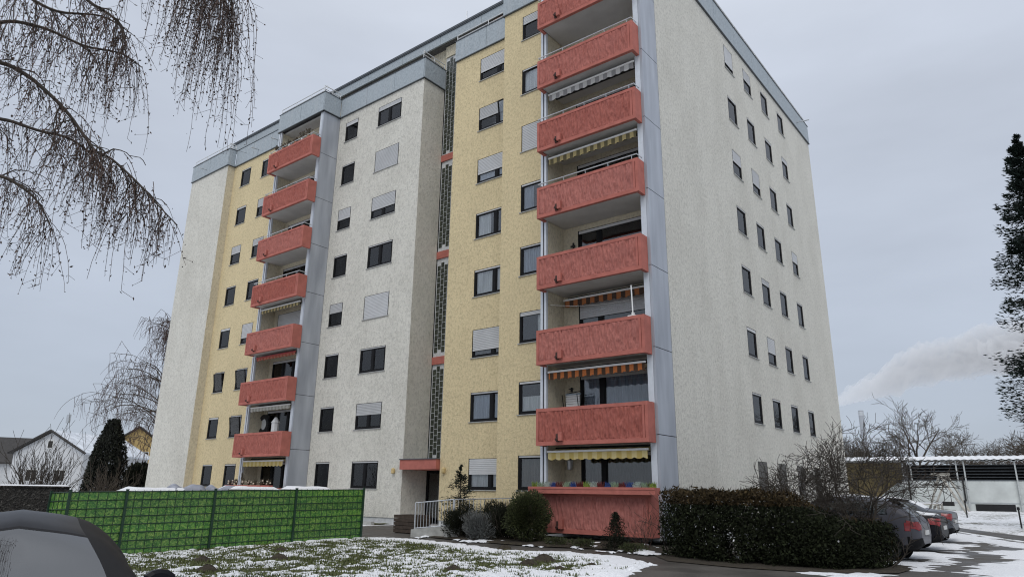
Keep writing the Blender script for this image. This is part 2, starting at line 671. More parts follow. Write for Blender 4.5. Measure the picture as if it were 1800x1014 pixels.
wall_mesh(FD, XM, XD, ZB, ZP, [rect(*w, k) for k in range(8) for w in (W_D1, W_D0)]).build('wall', MATS['plaster_white'], BLD)
wall_mesh(SIDE(XD), YD, YE, ZB, ZP).build('wall', MATS['plaster_white'], BLD)
wall_mesh(FF1, XF1, XF2, ZB, ZP, [rect(*W_F1, k) for k in range(8)]).build('wall', MATS['plaster_yellow'], BLD)
wall_mesh(SIDE(XF1), YF1, YE + .2, ZB, ZP).build('wall', MATS['plaster_yellow'], BLD)
wall_mesh(FF2, XF2, -4.4, ZB, ZP, [o for o in oR if o[0] < -4.4]).build('wall', MATS['plaster_yellow'], BLD)
wall_mesh(FF2, -4.4, 0, ZB, ZP, [o for o in oR if o[0] > -4.4]).build('wall', MATS['plaster_cream'], BLD)
wall_mesh(SIDE(XF2), 0, YF1, ZB, ZP).build('wall', MATS['plaster_yellow'], BLD)
wall_mesh(FGa, .05, YG, ZB, ZP, [(a, b, ZS + k * H, ZH + k * H) for k in range(8) for (a, b) in GC]).build('wall', MATS['plaster_white'], BLD)
wall_mesh(SIDE(XA0), YA, YG, ZB, ZP).build('wall', MATS['plaster_white'], BLD)
wall_mesh(FRONT(YG), XA0, 0, ZB, ZP).build('wall', MATS['plaster_white'], BLD)
m = MB()
for (x0, x1, y) in ((XA0, XA1, YA), (XA1, XM, YB), (XM, XD, YD), (XF1, XF2, YF1), (XF2, 0, 0)):
    m.box(x0 + .03, x1 - .03, y + .035, y + .5, -.5, ZB + .03)
m.box(-.5, -.035, .1, YG - .03, -.5, ZB + .03)
m.box(XD - .4, XD - .03, YD + .1, YE, -.5, ZB + .03)
m.build('plinth', MATS['plinth'], BLD)
m = MB()
m.box(XA0 + 1.8, -1.8, 4.9, YG - .3, .2, ZP - .1)
m.build('room_backing', MATS['core_dark'], BLD)  # dark box added behind the rooms, keeps the windows dark and blocks see-through
m = MB()      # storey slabs just inside the outer walls, so rooms do not share light
for k in range(9):
    z = .45 + k * H
    m.box(XA0 + .25, XM, YB + .25, 5, z, z + .2)
    m.box(XM, XD - .25, YD + .25, 5, z, z + .2)
    m.box(XF1 + .25, XF2, YF1 + .25, 5, z, z + .2)
    m.box(XF2, -.25, .25, 5, z, z + .2)
    m.box(-2, -.25, 5, YG - .3, z, z + .2)
m.build('storey_slab', MATS['core_dark'], BLD)

rows(FF1, *W_F1, colF1, 'F1', [.62])
rows(FF2, *W_F2, colF2, 'F2')
rows(FD, *W_D1, colD1, 'D1', [.5])
rows(FD, *W_D0, colD0, 'D0')
rows(FB, *W_B1, colB1, 'B1')
rows(FB, *W_B2, colB2, 'B2')
gs = [[.99, 0, .1, 0, 0, .45, 0, .75], [.99, 0, .55, .2, 0, .6, 0, .45], [.99, 0, 0, 0, 0, 0, .1, 0], [.99, 0, 0, 0, .42, 0, .2, 0]]
for c, (a, b) in enumerate(GC):
    for k in range(8):
        window(FGa, a, b, ZS + k * H, ZH + k * H, sh=gs[c][k], cur=(None, CD, CR_, CLB)[(c * 3 + k) % 4] if c > 1 else (CL, CL, CLB, CW, CL)[(c + k) % 5],
               shm='shutter_brown' if k == 0 else 'shutter')
# balcony doors: narrow leaf and wide window
dsR = [0, .08, .3, .04, .0, .0, .0, .0]
for k in range(8):
    window(FF2, D_R[0], D_R[1], DV0 + k * H, DV1 + k * H, sh=dsR[k], split=[.30], cur=[CD, CB, None, CHB, CD, None, CD, None][k], sill=False)
    window(FB, D_L[0], D_L[1], DV0 + k * H, DV1 + k * H, sh=[0, 0, 0, .45, 0, 0, 0, 0][k], split=[.34, .68], cur=[None, CD, CB, None, CD, CD, None, None][k], sill=False)


# balconies -------------------------------------------------------------
def relief(x0, x1, z0, z1, y, seed):
    nx, nz = int((x1 - x0) / .022), 44
    X, Z = np.meshgrid(np.linspace(x0, x1, nx), np.linspace(z0, z1, nz))
    d = (fbm(X * 17, Z * 4.0, seed, 3, .6) - .5) * .10 + (vn(X * 22, Z * 5, seed + 9) - .5) * .035
    ed = np.minimum(np.minimum(X - x0, x1 - X), np.minimum(Z - z0, z1 - Z))
    d = d * np.clip(ed / .03, 0, 1)
    V = np.stack([X, y - d, Z], -1).reshape(-1, 3)
    I = np.arange(nx * nz).reshape(nz, nx)
    F = np.stack([I[:-1, :-1], I[:-1, 1:], I[1:, 1:], I[1:, :-1]], -1).reshape(-1, 4)
    return np_mesh('relief_panel', V, F, True)


def balcony_meshes(x0, x1, yf, ye, yw, zb, zt, seed):
    m = MB()
    b, t = .13, .11
    xi0, xi1 = x0 + .10, x1 - .20
    yb = yf + .13
    m.box(x0, x1, yf, yb, zb, zb + b)
    m.box(x0, x1, yf, yb, zt - t, zt)
    m.box(x0, xi0, yf, yb, zb + b, zt - t)
    m.box(xi1, x1 - .125, yf, yb, zb + b, zt - t)
    m.box(x1 - .105, x1, yf, yb, zb + b, zt - t)
    m.box(x1 - .125, x1 - .105, yf + .03, yb - .01, zb + b, zt - t)
    m.box(xi0, xi1, yf + .06, yb - .002, zb + b, zt - t)
    for (a, c) in ((x0, x0 + .12), (x1 - .12, x1)):
        m.box(a, c, yb, ye, zb, zt)
    frame = m.mesh('balcony')
    rel = relief(xi0, xi1, zb + b, zt - t, yf + .018, seed)
    s = MB()
    s.box(x0 + .125, x1 - .125, yb + .004, yw - .01, zb + .05, zb + .25)
    slab = s.mesh('floor_slab')
    r = MB()
    zr = zt + .16
    for q in (zr,):
        r.tube([(x0 + .02, ye - .05, q), (x0 + .02, yf + .05, q), (x1 - .05, yf + .05, q), (x1 - .05, ye - .05, q)], .022, 6)
    for i in range(5):
        xx = x0 + .25 + (x1 - x0 - .5) * i / 4
        r.tube([(xx, yf + .06, zt - .02), (xx, yf + .05, zr)], .014, 5)
    rail = r.mesh('railing')
    d = MB()
    xs = x0 + .98
    d.box(xs, xs + .15, yf - .11, yf - .003, zb + .13, zb + .42)
    dr = d.mesh('drain_box')
    d = MB()
    d.tube([(xs - .05, yf - .01, zb + .19), (xs - .05, yf - .16, zb + .17)], .045, 8)
    d.box(xs - .12, xs - .015, yf - .05, yf - .002, zb + .10, zb + .36)
    sp = d.mesh('drain_spout')
    return frame, rel, slab, rail, dr, sp


def balcony_stack(x0, x1, yf, ye, yw, zb, zt, rails, seed):
    frame, rel, slab, rail, dr, sp = balcony_meshes(x0, x1, yf, ye, yw, zb, zt, seed)
    for k in range(8):
        o = link('balcony', frame, MATS['salmon'], BLD, (0, 0, k * H))
        link('relief_panel', rel, MATS['salmon_relief'], o)
        link('floor_slab', slab, MATS['soffit'], o)
        link('drain_box', dr, MATS['salmon'], o)
        link('drain_spout', sp, MATS['rust_dark'], o)
        if k in rails:
            link('railing', rail, MATS['rail_metal'], o)


balcony_stack(-4.352, -.098, -1.653, -1.19, 0, .448, 1.683, (4, 5, 6, 7), 3)
balcony_stack(-25.28, -20.90, -.569, -.02, YB, .489, 1.706, (4, 5, 6, 7), 8)


# side fins of the balcony stacks ------------------------------------------
def fin_panels(x0, x1, y0, y1, zj, mat, zlo=.35, edge=True):
    zs = [zlo] + [zj + k * H for k in range(1, 8)] + [ZP - .004]
    for a, b in zip(zs, zs[1:]):
        m = MB()
        m.box(x0, x1, y0, y1, a + .012, b - .012)
        m.build('fin_panel', MATS[mat], BLD)
    m = MB()
    m.box(x0 + .02, x1 - .015, y0 + .02, y1 - .005, zlo, ZP - .01)
    m.build('fin_core', MATS['joint_dark'], BLD)


fin_panels(-.085, .0, -1.17, .04, .70, 'metal_panel')          # gable end
fin_panels(XM - .09, XM, .06, YD - .01, .85, 'metal_panel')
for (x, y0, y1) in ((-.30, -1.17, -.005), (XM - .32, .07, YB - .005)):
    m = MB()
    m.box(x, x + .205, y0, y0 + .2, .35, ZP - .01)
    m.build('fin_edge', MATS['metal_edge'], BLD)
    m = MB()
    m.box(x + .05, x + .20, y0 + .204, y1, .35, ZP - .02)
    m.build('fin_wall', MATS['plaster_cream'], BLD)
for (x, y0, y1) in ((-4.50, -1.20, -.005), (-25.42, .03, YB - .005)):
    m = MB()
    m.box(x, x + .10, y0, y0 + .12, .35, ZP - .01)
    m.box(x + .155, x + .25, y0 + .01, y0 + .12, .35, ZP - .01)
    m.build('fin_edge', MATS['metal_edge'], BLD)
    m = MB()
    m.box(x + .10, x + .155, y0 + .035, y0 + .12, .35, ZP - .01)
    m.build('fin_joint', MATS['joint_dark'], BLD)
    m = MB()
    m.box(x + .02, x + .22, y0 + .124, y1, .35, ZP - .02)
    m.build('fin_wall', MATS['plaster_cream'], BLD)


# roof edge cladding ------------------------------------------------------
def parapet(F, u0, u1, pw=2.1, proud=.07, rail=False, lead=None):
    n = max(1, int(round((u1 - u0) / pw)))
    for i in range(n):
        a, b = u0 + (u1 - u0) * i / n, u0 + (u1 - u0) * (i + 1) / n
        m = MB()
        F.box(m, a + .01, b - .01, ZP + .045, ZT - .03, proud - .05, proud)
        m.build('parapet_panel', MATS['parapet'], BLD)
    m = MB()
    F.box(m, u0 + .075, u1 - .005, ZP + .05, ZT - .035, -.25, proud - .055)
    m.build('parapet_core', MATS['joint_dark'], BLD)
    m = MB()
    F.box(m, u0 - .02, u1 + .02, ZT - .028, ZT, -.3, proud + .03)
    m.build('flashing', MATS['flashing'], BLD)
    m = MB()
    F.box(m, u0 - .01, u1 + .01, ZP, ZP + .04, -.05, proud + .02)
    m.build('flashing', MATS['flashing'], BLD)
    if rail:
        m = MB()
        for q in (.20, .42):
            m.tube([F.p(u0, ZT + q, -.06), F.p(u1, ZT + q, -.06)], .028, 5)
        k = max(2, int((u1 - u0) / 1.4))
        for i in range(k + 1):
            u = u0 + (u1 - u0) * i / k
            m.tube([F.p(u, ZT - .02, -.06), F.p(u, ZT + .42, -.06)], .02, 5)
        m.build('roof_railing', MATS['rail_white'], BLD)


YC = .06
parapet(FA, XA0, XA1 + .015, rail=True)
parapet(SIDE(XA1), YA - .07, YB - .08, 2, rail=True)
parapet(FB, XA1 + .08, -25.52, 2.3)
parapet(FRONT(YC - .02), -25.5, XM + .015, 2.2, rail=True)
parapet(SIDE(XM), YC - .09, YD - .08, 2, rail=True)
parapet(FD, XM + .08, XD + .015, 2.3)
parapet(SIDE(XD), YD - .07, YE - .005, 2, rail=True)
parapet(FF1, XF1 - .05, XF2 - .08, 2.2, rail=True)
parapet(FF2, XF2 - .07, -4.57, 2)
parapet(FRONT(-1.2), -4.55, .07, 2.3, rail=True)
parapet(FGa, -1.2, YG, 2.5, rail=True)
m = MB()
m.box(XA0 + .1, -.1, 3.1, YG - .1, ZP - .05, ZP + .3)
m.box(XA1 + .1, XM - .1, YB + .27, 3, ZP - .06, ZP + .28)
m.box(XM + .1, XD - .1, YD + .28, 3, ZP - .06, ZP + .28)
m.box(XA0 + .1, XA1 - .1, YA + .28, 3, ZP - .06, ZP + .28)
m.box(XF2 + .1, -.1, .27, 3, ZP - .06, ZP + .28)
m.box(XF1 + .1, XF2 - .1, YF1 + .27, 3, ZP - .07, ZP + .27)
m.build('roof_deck', MATS['roofing'], BLD)
m = MB()
m.box(-25.4, XM - .02, YC + .24, YB - .01, ZP - .04, ZP + .3)
m.build('balcony_roof', MATS['soffit'], BLD)
m = MB()
m.box(-4.45, -.02, -.94, -.01, ZP - .04, ZP + .3)
m.build('balcony_roof', MATS['soffit'], BLD)
# set-back top storey
YPH, ZPH0, ZPH1 = 2.95, 25.50, 26.15
wall_mesh(FRONT(YPH), -34.4, -2.5, ZP + .3, ZPH0 + .1,
          [(-33.2, -30.6, ZP + .5, 25.0), (-28.4, -25.4, ZP + .5, 25.0), (-22, -19, ZP + .5, 25.0), (-11.3, -8.4, ZP + .5, 25.0)]).build('penthouse_wall', MATS['plaster_cream'], BLD)
for (a, b) in ((-33.2, -30.6), (-28.4, -25.4), (-22, -19), (-11.3, -8.4)):
    window(FRONT(YPH), a, b, ZP + .5, 25.0, split=[.33, .66], cur=CD, sill=False)
wall_mesh(SIDE(-2.5), YPH, 17, ZP + .3, ZPH0 + .1).build('penthouse_wall', MATS['plaster_cream'], BLD)
wall_mesh(SIDE(-34.4), YPH, 17, ZP + .3, ZPH0 + .1).build('penthouse_wall', MATS['plaster_cream'], BLD)
wall_mesh(FRONT(17), -34.4, -2.5, ZP + .3, ZPH0 + .1).build('penthouse_wall', MATS['plaster_cream'], BLD)
m = MB()
m.box(-35.3, -1.9, 2.48, 17.5, ZPH0 + .03, ZPH1 - .08)
m.build('penthouse_roof', MATS['roofing'], BLD)
n = 11
for i in range(n):
    a, b = -35.4 + 33.5 * i / n, -35.4 + 33.5 * (i + 1) / n
    m = MB()
    m.box(a + .01, b - .01, 2.38, 2.47, ZPH0, ZPH1 - .1)
    m.build('fascia_panel', MATS['parapet'], BLD)
m = MB()
m.box(-35.45, -1.85, 2.3, 17.6, ZPH1 - .07, ZPH1 + .05)
m.box(-35.43, -1.87, 2.32, 2.375, ZPH1 - .13, ZPH1 - .072)
m.build('roof_flashing', MATS['flashing'], BLD)
m = MB()
m.box(-35.4, -35.3, 2.42, 17.4, ZPH0, ZPH1 - .1)
m.build('fascia_panel', MATS['parapet'], BLD)
m = MB()
m.box(-10.3, -7.7, 2.50, 2.56, 24.5, 25.45)
m.build('awning', MATS['terracotta'], BLD)
m = MB()
m.tube([(-14.6, 5.0, ZPH1), (-14.6, 5.0, 29.6)], .03, 6)
m.tube([(-15.1, 5.0, ZPH1 + .1), (-14.1, 5.0, ZPH1 + .1)], .03, 6)
m.build('antenna_mast', MATS['rail_metal'], BLD)

# rain spouts through the roof edge
for (x, y, dx, dy) in ((.07, 18.6, .7, 0), (-34.9, YA - .07, 0, -.55), (-29.2, YB - .07, 0, -.55), (-27.0, YB - .07, 0, -.5)):
    m = MB(); m.tube([(x, y, 23.2), (x + dx, y + dy, 23.14)], .035, 6); m.build('rain_spout', MATS['rail_metal'], BLD)
# stairwell: staggered glass blocks with salmon bands ------------------------
m = MB()
m.box(XD + .004, XF1 - .004, YE + .06, YE + .3, 2.95, ZPH0)
m.build('stairwell_wall', MATS['plinth'], BLD)
bands = [(7.56, 7.93), (12.98, 13.36), (18.42, 18.78)]
bw, bh = .235, .30
gb = MB(); gb.box(.016, bw - .016, -.014, .0, .016, bh - .016)
gbm = gb.mesh('glass_block')
zones = [(3.12, 7.50), (7.99, 12.92), (13.42, 18.36), (18.84, 24.75)]
rest = MB()
for c in range(9):
    for (za, zb_) in zones:
        k = int((zb_ - za - .15) / bh)
        off = (zb_ - za - .15 - k * bh) / 2 + (.15 if c % 2 else 0)
        for i in range(k):
            x, z = XD + .05 + c * (bw + .005), za + off + i * bh
            if c < 4:
                link('glass_block', gbm, MATS['glass_block'], BLD, (x, YE + .06, z))
            else:
                rest.box(x + .016, x + bw - .016, YE + .046, YE + .059, z + .012, z + bh - .012)
tag(rest.build('glass_block_field', MATS['glass_block'], BLD), kind='stuff')
for (a, b) in bands:
    m = MB()
    m.box(XD + .01, XF1 - .01, YE - .02, YE + .058, a, b)
    m.build('stairwell_band', MATS['salmon'], BLD)
m = MB()
m.box(XD + .01, XF1 - .01, YE - .01, YE + .05, 24.8, ZPH0 - .02)
m.build('stairwell_head', MATS['plaster_cream'], BLD)
m = MB()
m.box(XD + .02, XF1 - .02, 1.02, YE + .055, 2.58, 3.0)
m.build('entrance_canopy', MATS['salmon'], BLD)
m = MB()
m.box(XD + .0, XF1 - .0, .98, YE + .05, 3.0, 3.04)
m.build('canopy_flashing', MATS['flashing'], BLD)
# entrance door with side lights
m = MB()
for (a, b) in ((XD + .02, XD + .12), (-12.95, -12.80), (XF1 - .12, XF1 - .02)):
    m.box(a, b, YE + .0, YE + .08, .45, 2.58)
m.box(XD + .12, XF1 - .12, YE + .0, YE + .08, 2.46, 2.57)
dr = m.build('door', MATS['frame_dark'], BLD)
m = MB(); m.box(XD + .12, XF1 - .12, YE + .03, YE + .045, .5, 2.46)
m.build('pane', MATS['glass'], dr)
m = MB(); m.box(XD + .12, XF1 - .12, YE + .6, YE + .65, .4, 2.9)
m.build('lobby_wall', MATS['core_dark'], BLD)
m = MB(); m.tube([(-13.05, YE - .06, 1.2), (-13.05, YE - .06, 1.9)], .018, 6)
m.build('handle', MATS['rail_metal'], dr)
for (x, y) in ((-14.49, YD), (-11.36, YF1)):
    m = MB()
    m.lathe((x, y - .09, 2.40), [(.0, 0), (.06, .01), (.085, .05), (.085, .2), (.05, .25), (0, .26)], 12)
    m.box(x - .05, x + .05, y - .04, y - .002, 2.44, 2.62)
    m.build('wall_lamp', MATS['lamp_glass'], BLD)


# awnings -------------------------------------------------------------------
def awning(x0, x1, y, z, mat, drop=.2, bar='white_plain', yback=None):
    n = int((x1 - x0) / .05)
    m = MB()
    for i in range(n):
        a, b = x0 + (x1 - x0) * i / n, x0 + (x1 - x0) * (i + 1) / n
        da, db = (drop + .05 * abs(math.sin((q - x0) * math.pi / .3)) for q in (a, b))
        wa, wb = (.012 * math.sin((q - x0) * 9) for q in (a, b))
        m.quad((a, y + wa, z - da), (b, y + wb, z - db), (b, y, z), (a, y, z))
    A = m.build('awning', MATS[mat], BLD)
    m = MB(); m.box(x0 - .03, x1 + .03, y - .03, y + .03, z + .002, z + .065)
    m.build('front_bar', MATS[bar], A)
    yb = y + .5 if yback is None else yback
    m = MB()
    m.add([(x0, y + .03, z + .02), (x1, y + .03, z + .02), (x1, yb, z + .16), (x0, yb, z + .16)], [(0, 1, 2, 3)])
    m.build('canopy_cloth', MATS[mat], A)
    m = MB()
    m.tube([(x0, yb, z + .14), (x1, yb, z + .14)], .07, 8)
    m.build('roller', MATS['black_soft'], A)


def sof(k, zb): return zb + .05 + (k + 1) * H     # underside of the slab above balcony k
awning(-4.1, -.35, -1.30, sof(0, .448) - .27, 'awning_yellow')
awning(-4.1, -.35, -1.25, sof(1, .448) - .30, 'awning_orange')
awning(-4.0, -.35, -.38, sof(2, .448) - .27, 'awning_brown', yback=-.1)
awning(-4.1, -.35, -1.2, sof(4, .448) - .27, 'awning_cream')
awning(-4.1, -.35, -1.2, sof(5, .448) - .24, 'awning_grey')
awning(-24.9, -21.3, -.10, sof(0, .489) - .28, 'awning_yellow')
awning(-24.9, -21.3, -.02, sof(1, .489) - .22, 'awning_white', .14)
awning(-24.9, -21.3, -.02, sof(2, .489) - .22, 'awning_red', .10, 'red_sign')
awning(-24.9, -21.3, -.05, sof(3, .489) - .24, 'awning_cream', .14)


# small things on the balconies ------------------------------------------------
def bz(k, zt): return zt + k * H
m = MB()
m.box(-4.42, .20, -1.98, -1.665, 1.66, 1.86)
m.box(-4.42, .20, -1.995, -1.981, 1.80, 1.87)
PB = m.build('planter_box', MATS['salmon'])
tag(PB, 'long salmon planter box along the ground floor balcony by the hedge', 'planter')
HP = []
cols = [('lime green', (.20, .30, .05)), ('pale green', (.32, .40, .30)), ('white tipped', (.50, .55, .48)), ('blue', (.04, .08, .26)), ('dark red', (.16, .025, .035)), ('pale green', (.30, .42, .30)), ('blue', (.05, .09, .30)),
        ('dark red', (.18, .03, .04)), ('lime green', (.22, .32, .06)), ('white tipped', (.46, .55, .46)), ('dark red', (.15, .02, .03)), ('blue', (.05, .10, .34)), ('pale green', (.28, .36, .26)), ('dark red', (.17, .03, .03)),
        ('blue', (.04, .09, .30)), ('white tipped', (.48, .56, .5)), ('pale green', (.33, .45, .3)), ('lime green', (.25, .36, .06))]
for nm, c in {q[0]: q for q in cols}.values():
    simple('heather_' + nm.replace(' ', '_'), tuple(v * .72 for v in c), .9, var=.6, vs=40)
for i, (nm, c) in enumerate(cols):
    r_ = random.Random(100 + i)
    x0 = -4.28 + i * .255
    m = MB()
    for q in range(80):
        a, tl = r_.uniform(0, 6.28), abs(r_.gauss(0, .28))
        h_ = r_.uniform(.05, .22)
        bx, by = x0 + r_.uniform(-.09, .09), -1.82 + r_.uniform(-.07, .07)
        tx, ty = bx + math.cos(a) * math.sin(tl) * h_, by + math.sin(a) * math.sin(tl) * h_
        w = .007
        m.add([(bx - w, by, 1.84), (bx + w, by + w, 1.84), (tx + w, ty, 1.84 + h_ * .8), (tx, ty, 1.84 + h_), (tx - w, ty + w, 1.84 + h_ * .75)], [(0, 1, 2, 3, 4)])
    o = m.build('heather_plant', MATS['heather_' + nm.replace(' ', '_')])
    ords = ['first', 'second', 'third', 'fourth', 'fifth', 'sixth', 'seventh', 'eighth', 'ninth', 'tenth', 'eleventh', 'twelfth', 'thirteenth', 'fourteenth', 'fifteenth', 'sixteenth', 'seventeenth', 'eighteenth']
    tag(o, f'{nm} heather tuft, {ords[i]} from the left in the long salmon planter', 'plant', 'heather in the planter')
# left ground floor flower box with wintering plants
m = MB(); m.box(-25.2, -21.2, -.82, -.58, 1.66, 1.83)
tag(m.build('planter_box', MATS['salmon']), 'salmon flower box of the left ground floor balcony behind green fence', 'planter')
simple('dry_plant', (.075, .06, .04), .95, var=.5, vs=30)
simple('cream_bloom', (.55, .47, .38), .9)
for i in range(7):
    r_ = random.Random(50 + i)
    x0 = -24.9 + i * .58
    T = thing('potted_plant', f'dry winter plant with pale blooms, {ords[i]} from the left in left flower box', 'plant', (x0, -.70, 1.83), group='plants in the left flower box')
    m = MB()
    for q in range(40):
        a, h_ = r_.uniform(0, 6.28), r_.uniform(.08, .34 if i != 2 else .7)
        rr = r_.uniform(.02, .22)
        tx, ty = math.cos(a) * rr, math.sin(a) * rr * .6
        m.add([(0, 0, 0), (.02, .02, 0), (tx + .03, ty, h_), (tx - .03, ty + .02, h_ * .9)], [(0, 1, 2, 3)])
    m.build('foliage', MATS['dry_plant'], T)
    m = MB()
    for q in range(4):
        x, y, z = r_.uniform(-.2, .2), r_.uniform(-.12, .1), r_.uniform(.02, .2)
        m.lathe((x, y, z), [(0, 0), (.04, .02), (.045, .05), (0, .08)], 6)
    m.build('bloom', MATS['cream_bloom'], T)
# drying rack with cloth, level one right
z0 = .70 + H
T = thing('drying_rack', 'clothes rack with pale towels standing on balcony below orange awning', 'clothes rack', (-3.95, -.55, z0))
m = MB()
for x in (0, .62):
    m.tube([(x, -.1, 0), (x, .2, 1.62)], .015, 5); m.tube([(x, .2, 0), (x, -.1, 1.55)], .015, 5)
m.tube([(0, .2, 1.62), (.62, .2, 1.68)], .015, 5)
m.build('frame', MATS['black_soft'], T)
m = MB()
for i in range(8):
    m.box(.03, .6, .1, .14, .9 + i * .085, .9 + i * .085 + .07)
m.build('towel', MATS['white_plain'], T)
m = MB(); m.box(.02, .62, .08, .16, .86, .93); m.box(.02, .62, .08, .16, 1.55, 1.6)
m.build('stripe_cloth', MATS['cloth_blue'], T)
# parasol pole, level two right
T = thing('parasol_pole', 'thin white pole clamped to balcony parapet above the orange striped awning', 'pole', (-.55, -1.52, 1.60 + 2 * H))
m = MB(); m.tube([(0, 0, .0), (-.04, 0, 1.15)], .022, 6); m.build('pole', MATS['white_plain'], T)
m = MB(); m.box(-.16, .1, -.08, .08, .085, .13); m.box(-.03, .03, -.05, .05, .1, .22); m.build('clamp', MATS['white_plain'], T)
m = MB()
pts = [(-4.2 + .2 * i, -1.0 + .05 * i, 2.75 + 2 * H - .002 * i * (18 - i)) for i in range(19)]
m.tube(pts, .007, 4)
tag(m.build('clothes_line', MATS['white_plain']), 'thin washing line strung across balcony with the white pole', 'clothes line')
# lantern on ground floor back wall, wall ornaments higher up
T = thing('wall_lantern', 'grey lantern hanging on wall above the flower planter', 'lantern', (-4.02, -.10, 2.45))
m = MB(); m.lathe((0, 0, 0), [(0, 0), (.09, .02), (.12, .3), (.13, .33), (0, .36)], 8); m.build('shade', MATS['rail_metal'], T)
m = MB(); m.box(-.02, .02, 0, .1, .3, .4); m.build('bracket', MATS['black_soft'], T)
for (x, z, h_, lb) in ((-3.80, 2.15 + 3 * H, .45, 'dark iron wall ornament beside balcony door on the fourth storey'), (-3.95, 2.42 + H, .16, 'small dark wall bracket above the clothes rack')):
    m = MB(); m.box(x - .03, x + .03, -.06, -.01, z, z + h_); m.box(x - .1, x + .1, -.09, -.06, z + h_ * .6, z + h_ * .75); m.box(x - .07, x + .05, -.08, -.05, z + h_ * .25, z + h_ * .36)
    tag(m.build('wall_ornament', MATS['black_soft']), lb, 'ornament')
# wreath and white figure, level one left
T = thing('wall_mirror', 'round dark framed mirror on balcony wall of the second storey left', 'mirror', (-24.98, YB - .06, 2.32 + H))
m = MB()
n = 20
pts = [(.42 * math.cos(i * 2 * math.pi / n), 0, .42 * math.sin(i * 2 * math.pi / n)) for i in range(n + 1)]
m.tube(pts, .13, 6); m.build('frame', MATS['black_soft'], T)
for i in range(4):
    m = MB(); a = math.pi / 4 + i * math.pi / 2
    m.box(.5 * math.cos(a) - .12, .5 * math.cos(a) + .12, -.05, .05, .5 * math.sin(a) - .12, .5 * math.sin(a) + .12)
    m.build('corner', MATS['black_soft'], T)
m = MB(); m.prism([(.3 * math.cos(i * .5236), 0, .3 * math.sin(i * .5236)) for i in range(12)], (0, .03, 0)); m.build('mirror_glass', MATS['rail_white'], T)
T = thing('lantern_stand', 'tall pale lantern standing behind the second storey left balcony parapet', 'lantern', (-22.9, .3, .74 + H))
m = MB(); m.lathe((0, 0, 0), [(.12, 0), (.14, .9), (.2, 1.0), (.2, 1.5), (.24, 1.52), (.06, 1.8), (0, 1.82)], 8); m.build('body', MATS['rail_white'], T)
# flower pots, top left balcony
for i in range(6):
    r_ = random.Random(70 + i)
    T = thing('potted_plant', f'small leafy pot plant, {ords[i]} from the left on the topmost left balcony', 'plant', (-24.6 + i * .62, -.45, 1.70 + 7 * H), group='pot plants on the topmost left balcony')
    m = MB(); m.lathe((0, 0, 0), [(0, 0), (.07, 0), (.1, .15), (0, .15)], 8); m.build('pot', MATS['terracotta' if i % 2 else 'white_plain'], T)
    m = MB()
    for q in range(40):
        a, h_, rr = r_.uniform(0, 6.28), r_.uniform(.1, .42 + .2 * (i > 3)), r_.uniform(0, .2)
        tx, ty = math.cos(a) * rr, math.sin(a) * rr
        m.add([(tx * .5, ty * .5, h_ * .7), (tx + .05, ty, h_), (tx, ty + .05, h_ + .06), (tx - .04, ty - .02, h_)], [(0, 1, 2, 3)])
    m.build('foliage', MATS['dry_plant'], T)
# ------------------------------------------------------------------ ground, path, lawn, snow
t = NT('asphalt')
p = t.pos()
n1, n2 = t.noise(p, .8, 5, .6), t.noise(p, 45, 2, .6)
c1 = t.mix(t.rng(n1, .35, .7, 0, 1), (.045, .041, .036), (.085, .076, .064))
t.col(t.mix(t.rng(n2, .45, .75, 0, .6), c1, (.13, .12, .11)))
t.l.new(t.rng(n1, .4, .65, .45, .85), t.b.inputs['Roughness'])
t.bump(n2, .4, .01)
MATS['asphalt'] = t.m
t = NT('turf')
p = t.pos()
n1, n2, n3 = t.noise(p, 1.2, 5, .6), t.noise(p, 26, 3, .7), t.noise(p, .33, 3)
c1 = t.mix(t.rng(n2, .35, .65, 0, 1), (.045, .05, .016), (.11, .115, .042))
t.col(t.mix(t.rng(n1, .5, .72, 0, .7), c1, (.05, .037, .022)))
t.b.inputs['Roughness'].default_value = .95
t.bump(n2, .8, .04)
MATS['turf'] = t.m
t = NT('far_ground')
p = t.pos()
n1, n2 = t.noise(p, .6, 6, .7), t.noise(p, 7, 4, .75)
mx = t.new('ShaderNodeMath'); mx.operation = 'MULTIPLY_ADD'
t.l.new(n2, mx.inputs[0]); mx.inputs[1].default_value = .55; t.l.new(t.rng(n1, 0, 1, 0, .45), mx.inputs[2])
t.col(t.mix(t.rng(mx.outputs[0], .40, .50, 0, 1), (.07, .065, .03), (.80, .81, .83)))
t.b.inputs['Roughness'].default_value = .95
MATS['far_ground'] = t.m
t = NT('soil')
p = t.pos()
n1, n2 = t.noise(p, 9, 5, .7), t.noise(p, 40, 3)
t.col(t.ramp(n1, [(.3, (.018, .014, .010)), (.55, (.045, .034, .022)), (.75, (.06, .062, .025))]))
t.b.inputs['Roughness'].default_value = 1
t.bump(n1, 1, .06)
MATS['soil'] = t.m
t = NT('snow')
p = t.pos()
n1, n2 = t.noise(p, 3, 4), t.noise(p, 30, 3)
t.col(t.ramp(n2, [(.25, (.62, .63, .66)), (.6, (.79, .80, .82))]))
t.b.inputs['Roughness'].default_value = .8
t.b.inputs['Subsurface Weight'].default_value = .0
t.bump(n2, .5, .02)
MATS['snow'] = t.m


def axis(lo, hi, step, far):
    a = list(np.arange(lo, hi + 1e-6, step))
    s, x = step, hi
    up = []
    while x < far:
        s *= 1.35; x += s; up.append(x)
    s, x = step, lo
    dn = []
    while x > -far:
        s *= 1.35; x -= s; dn.append(x)
    return np.array(dn[::-1] + a + up)


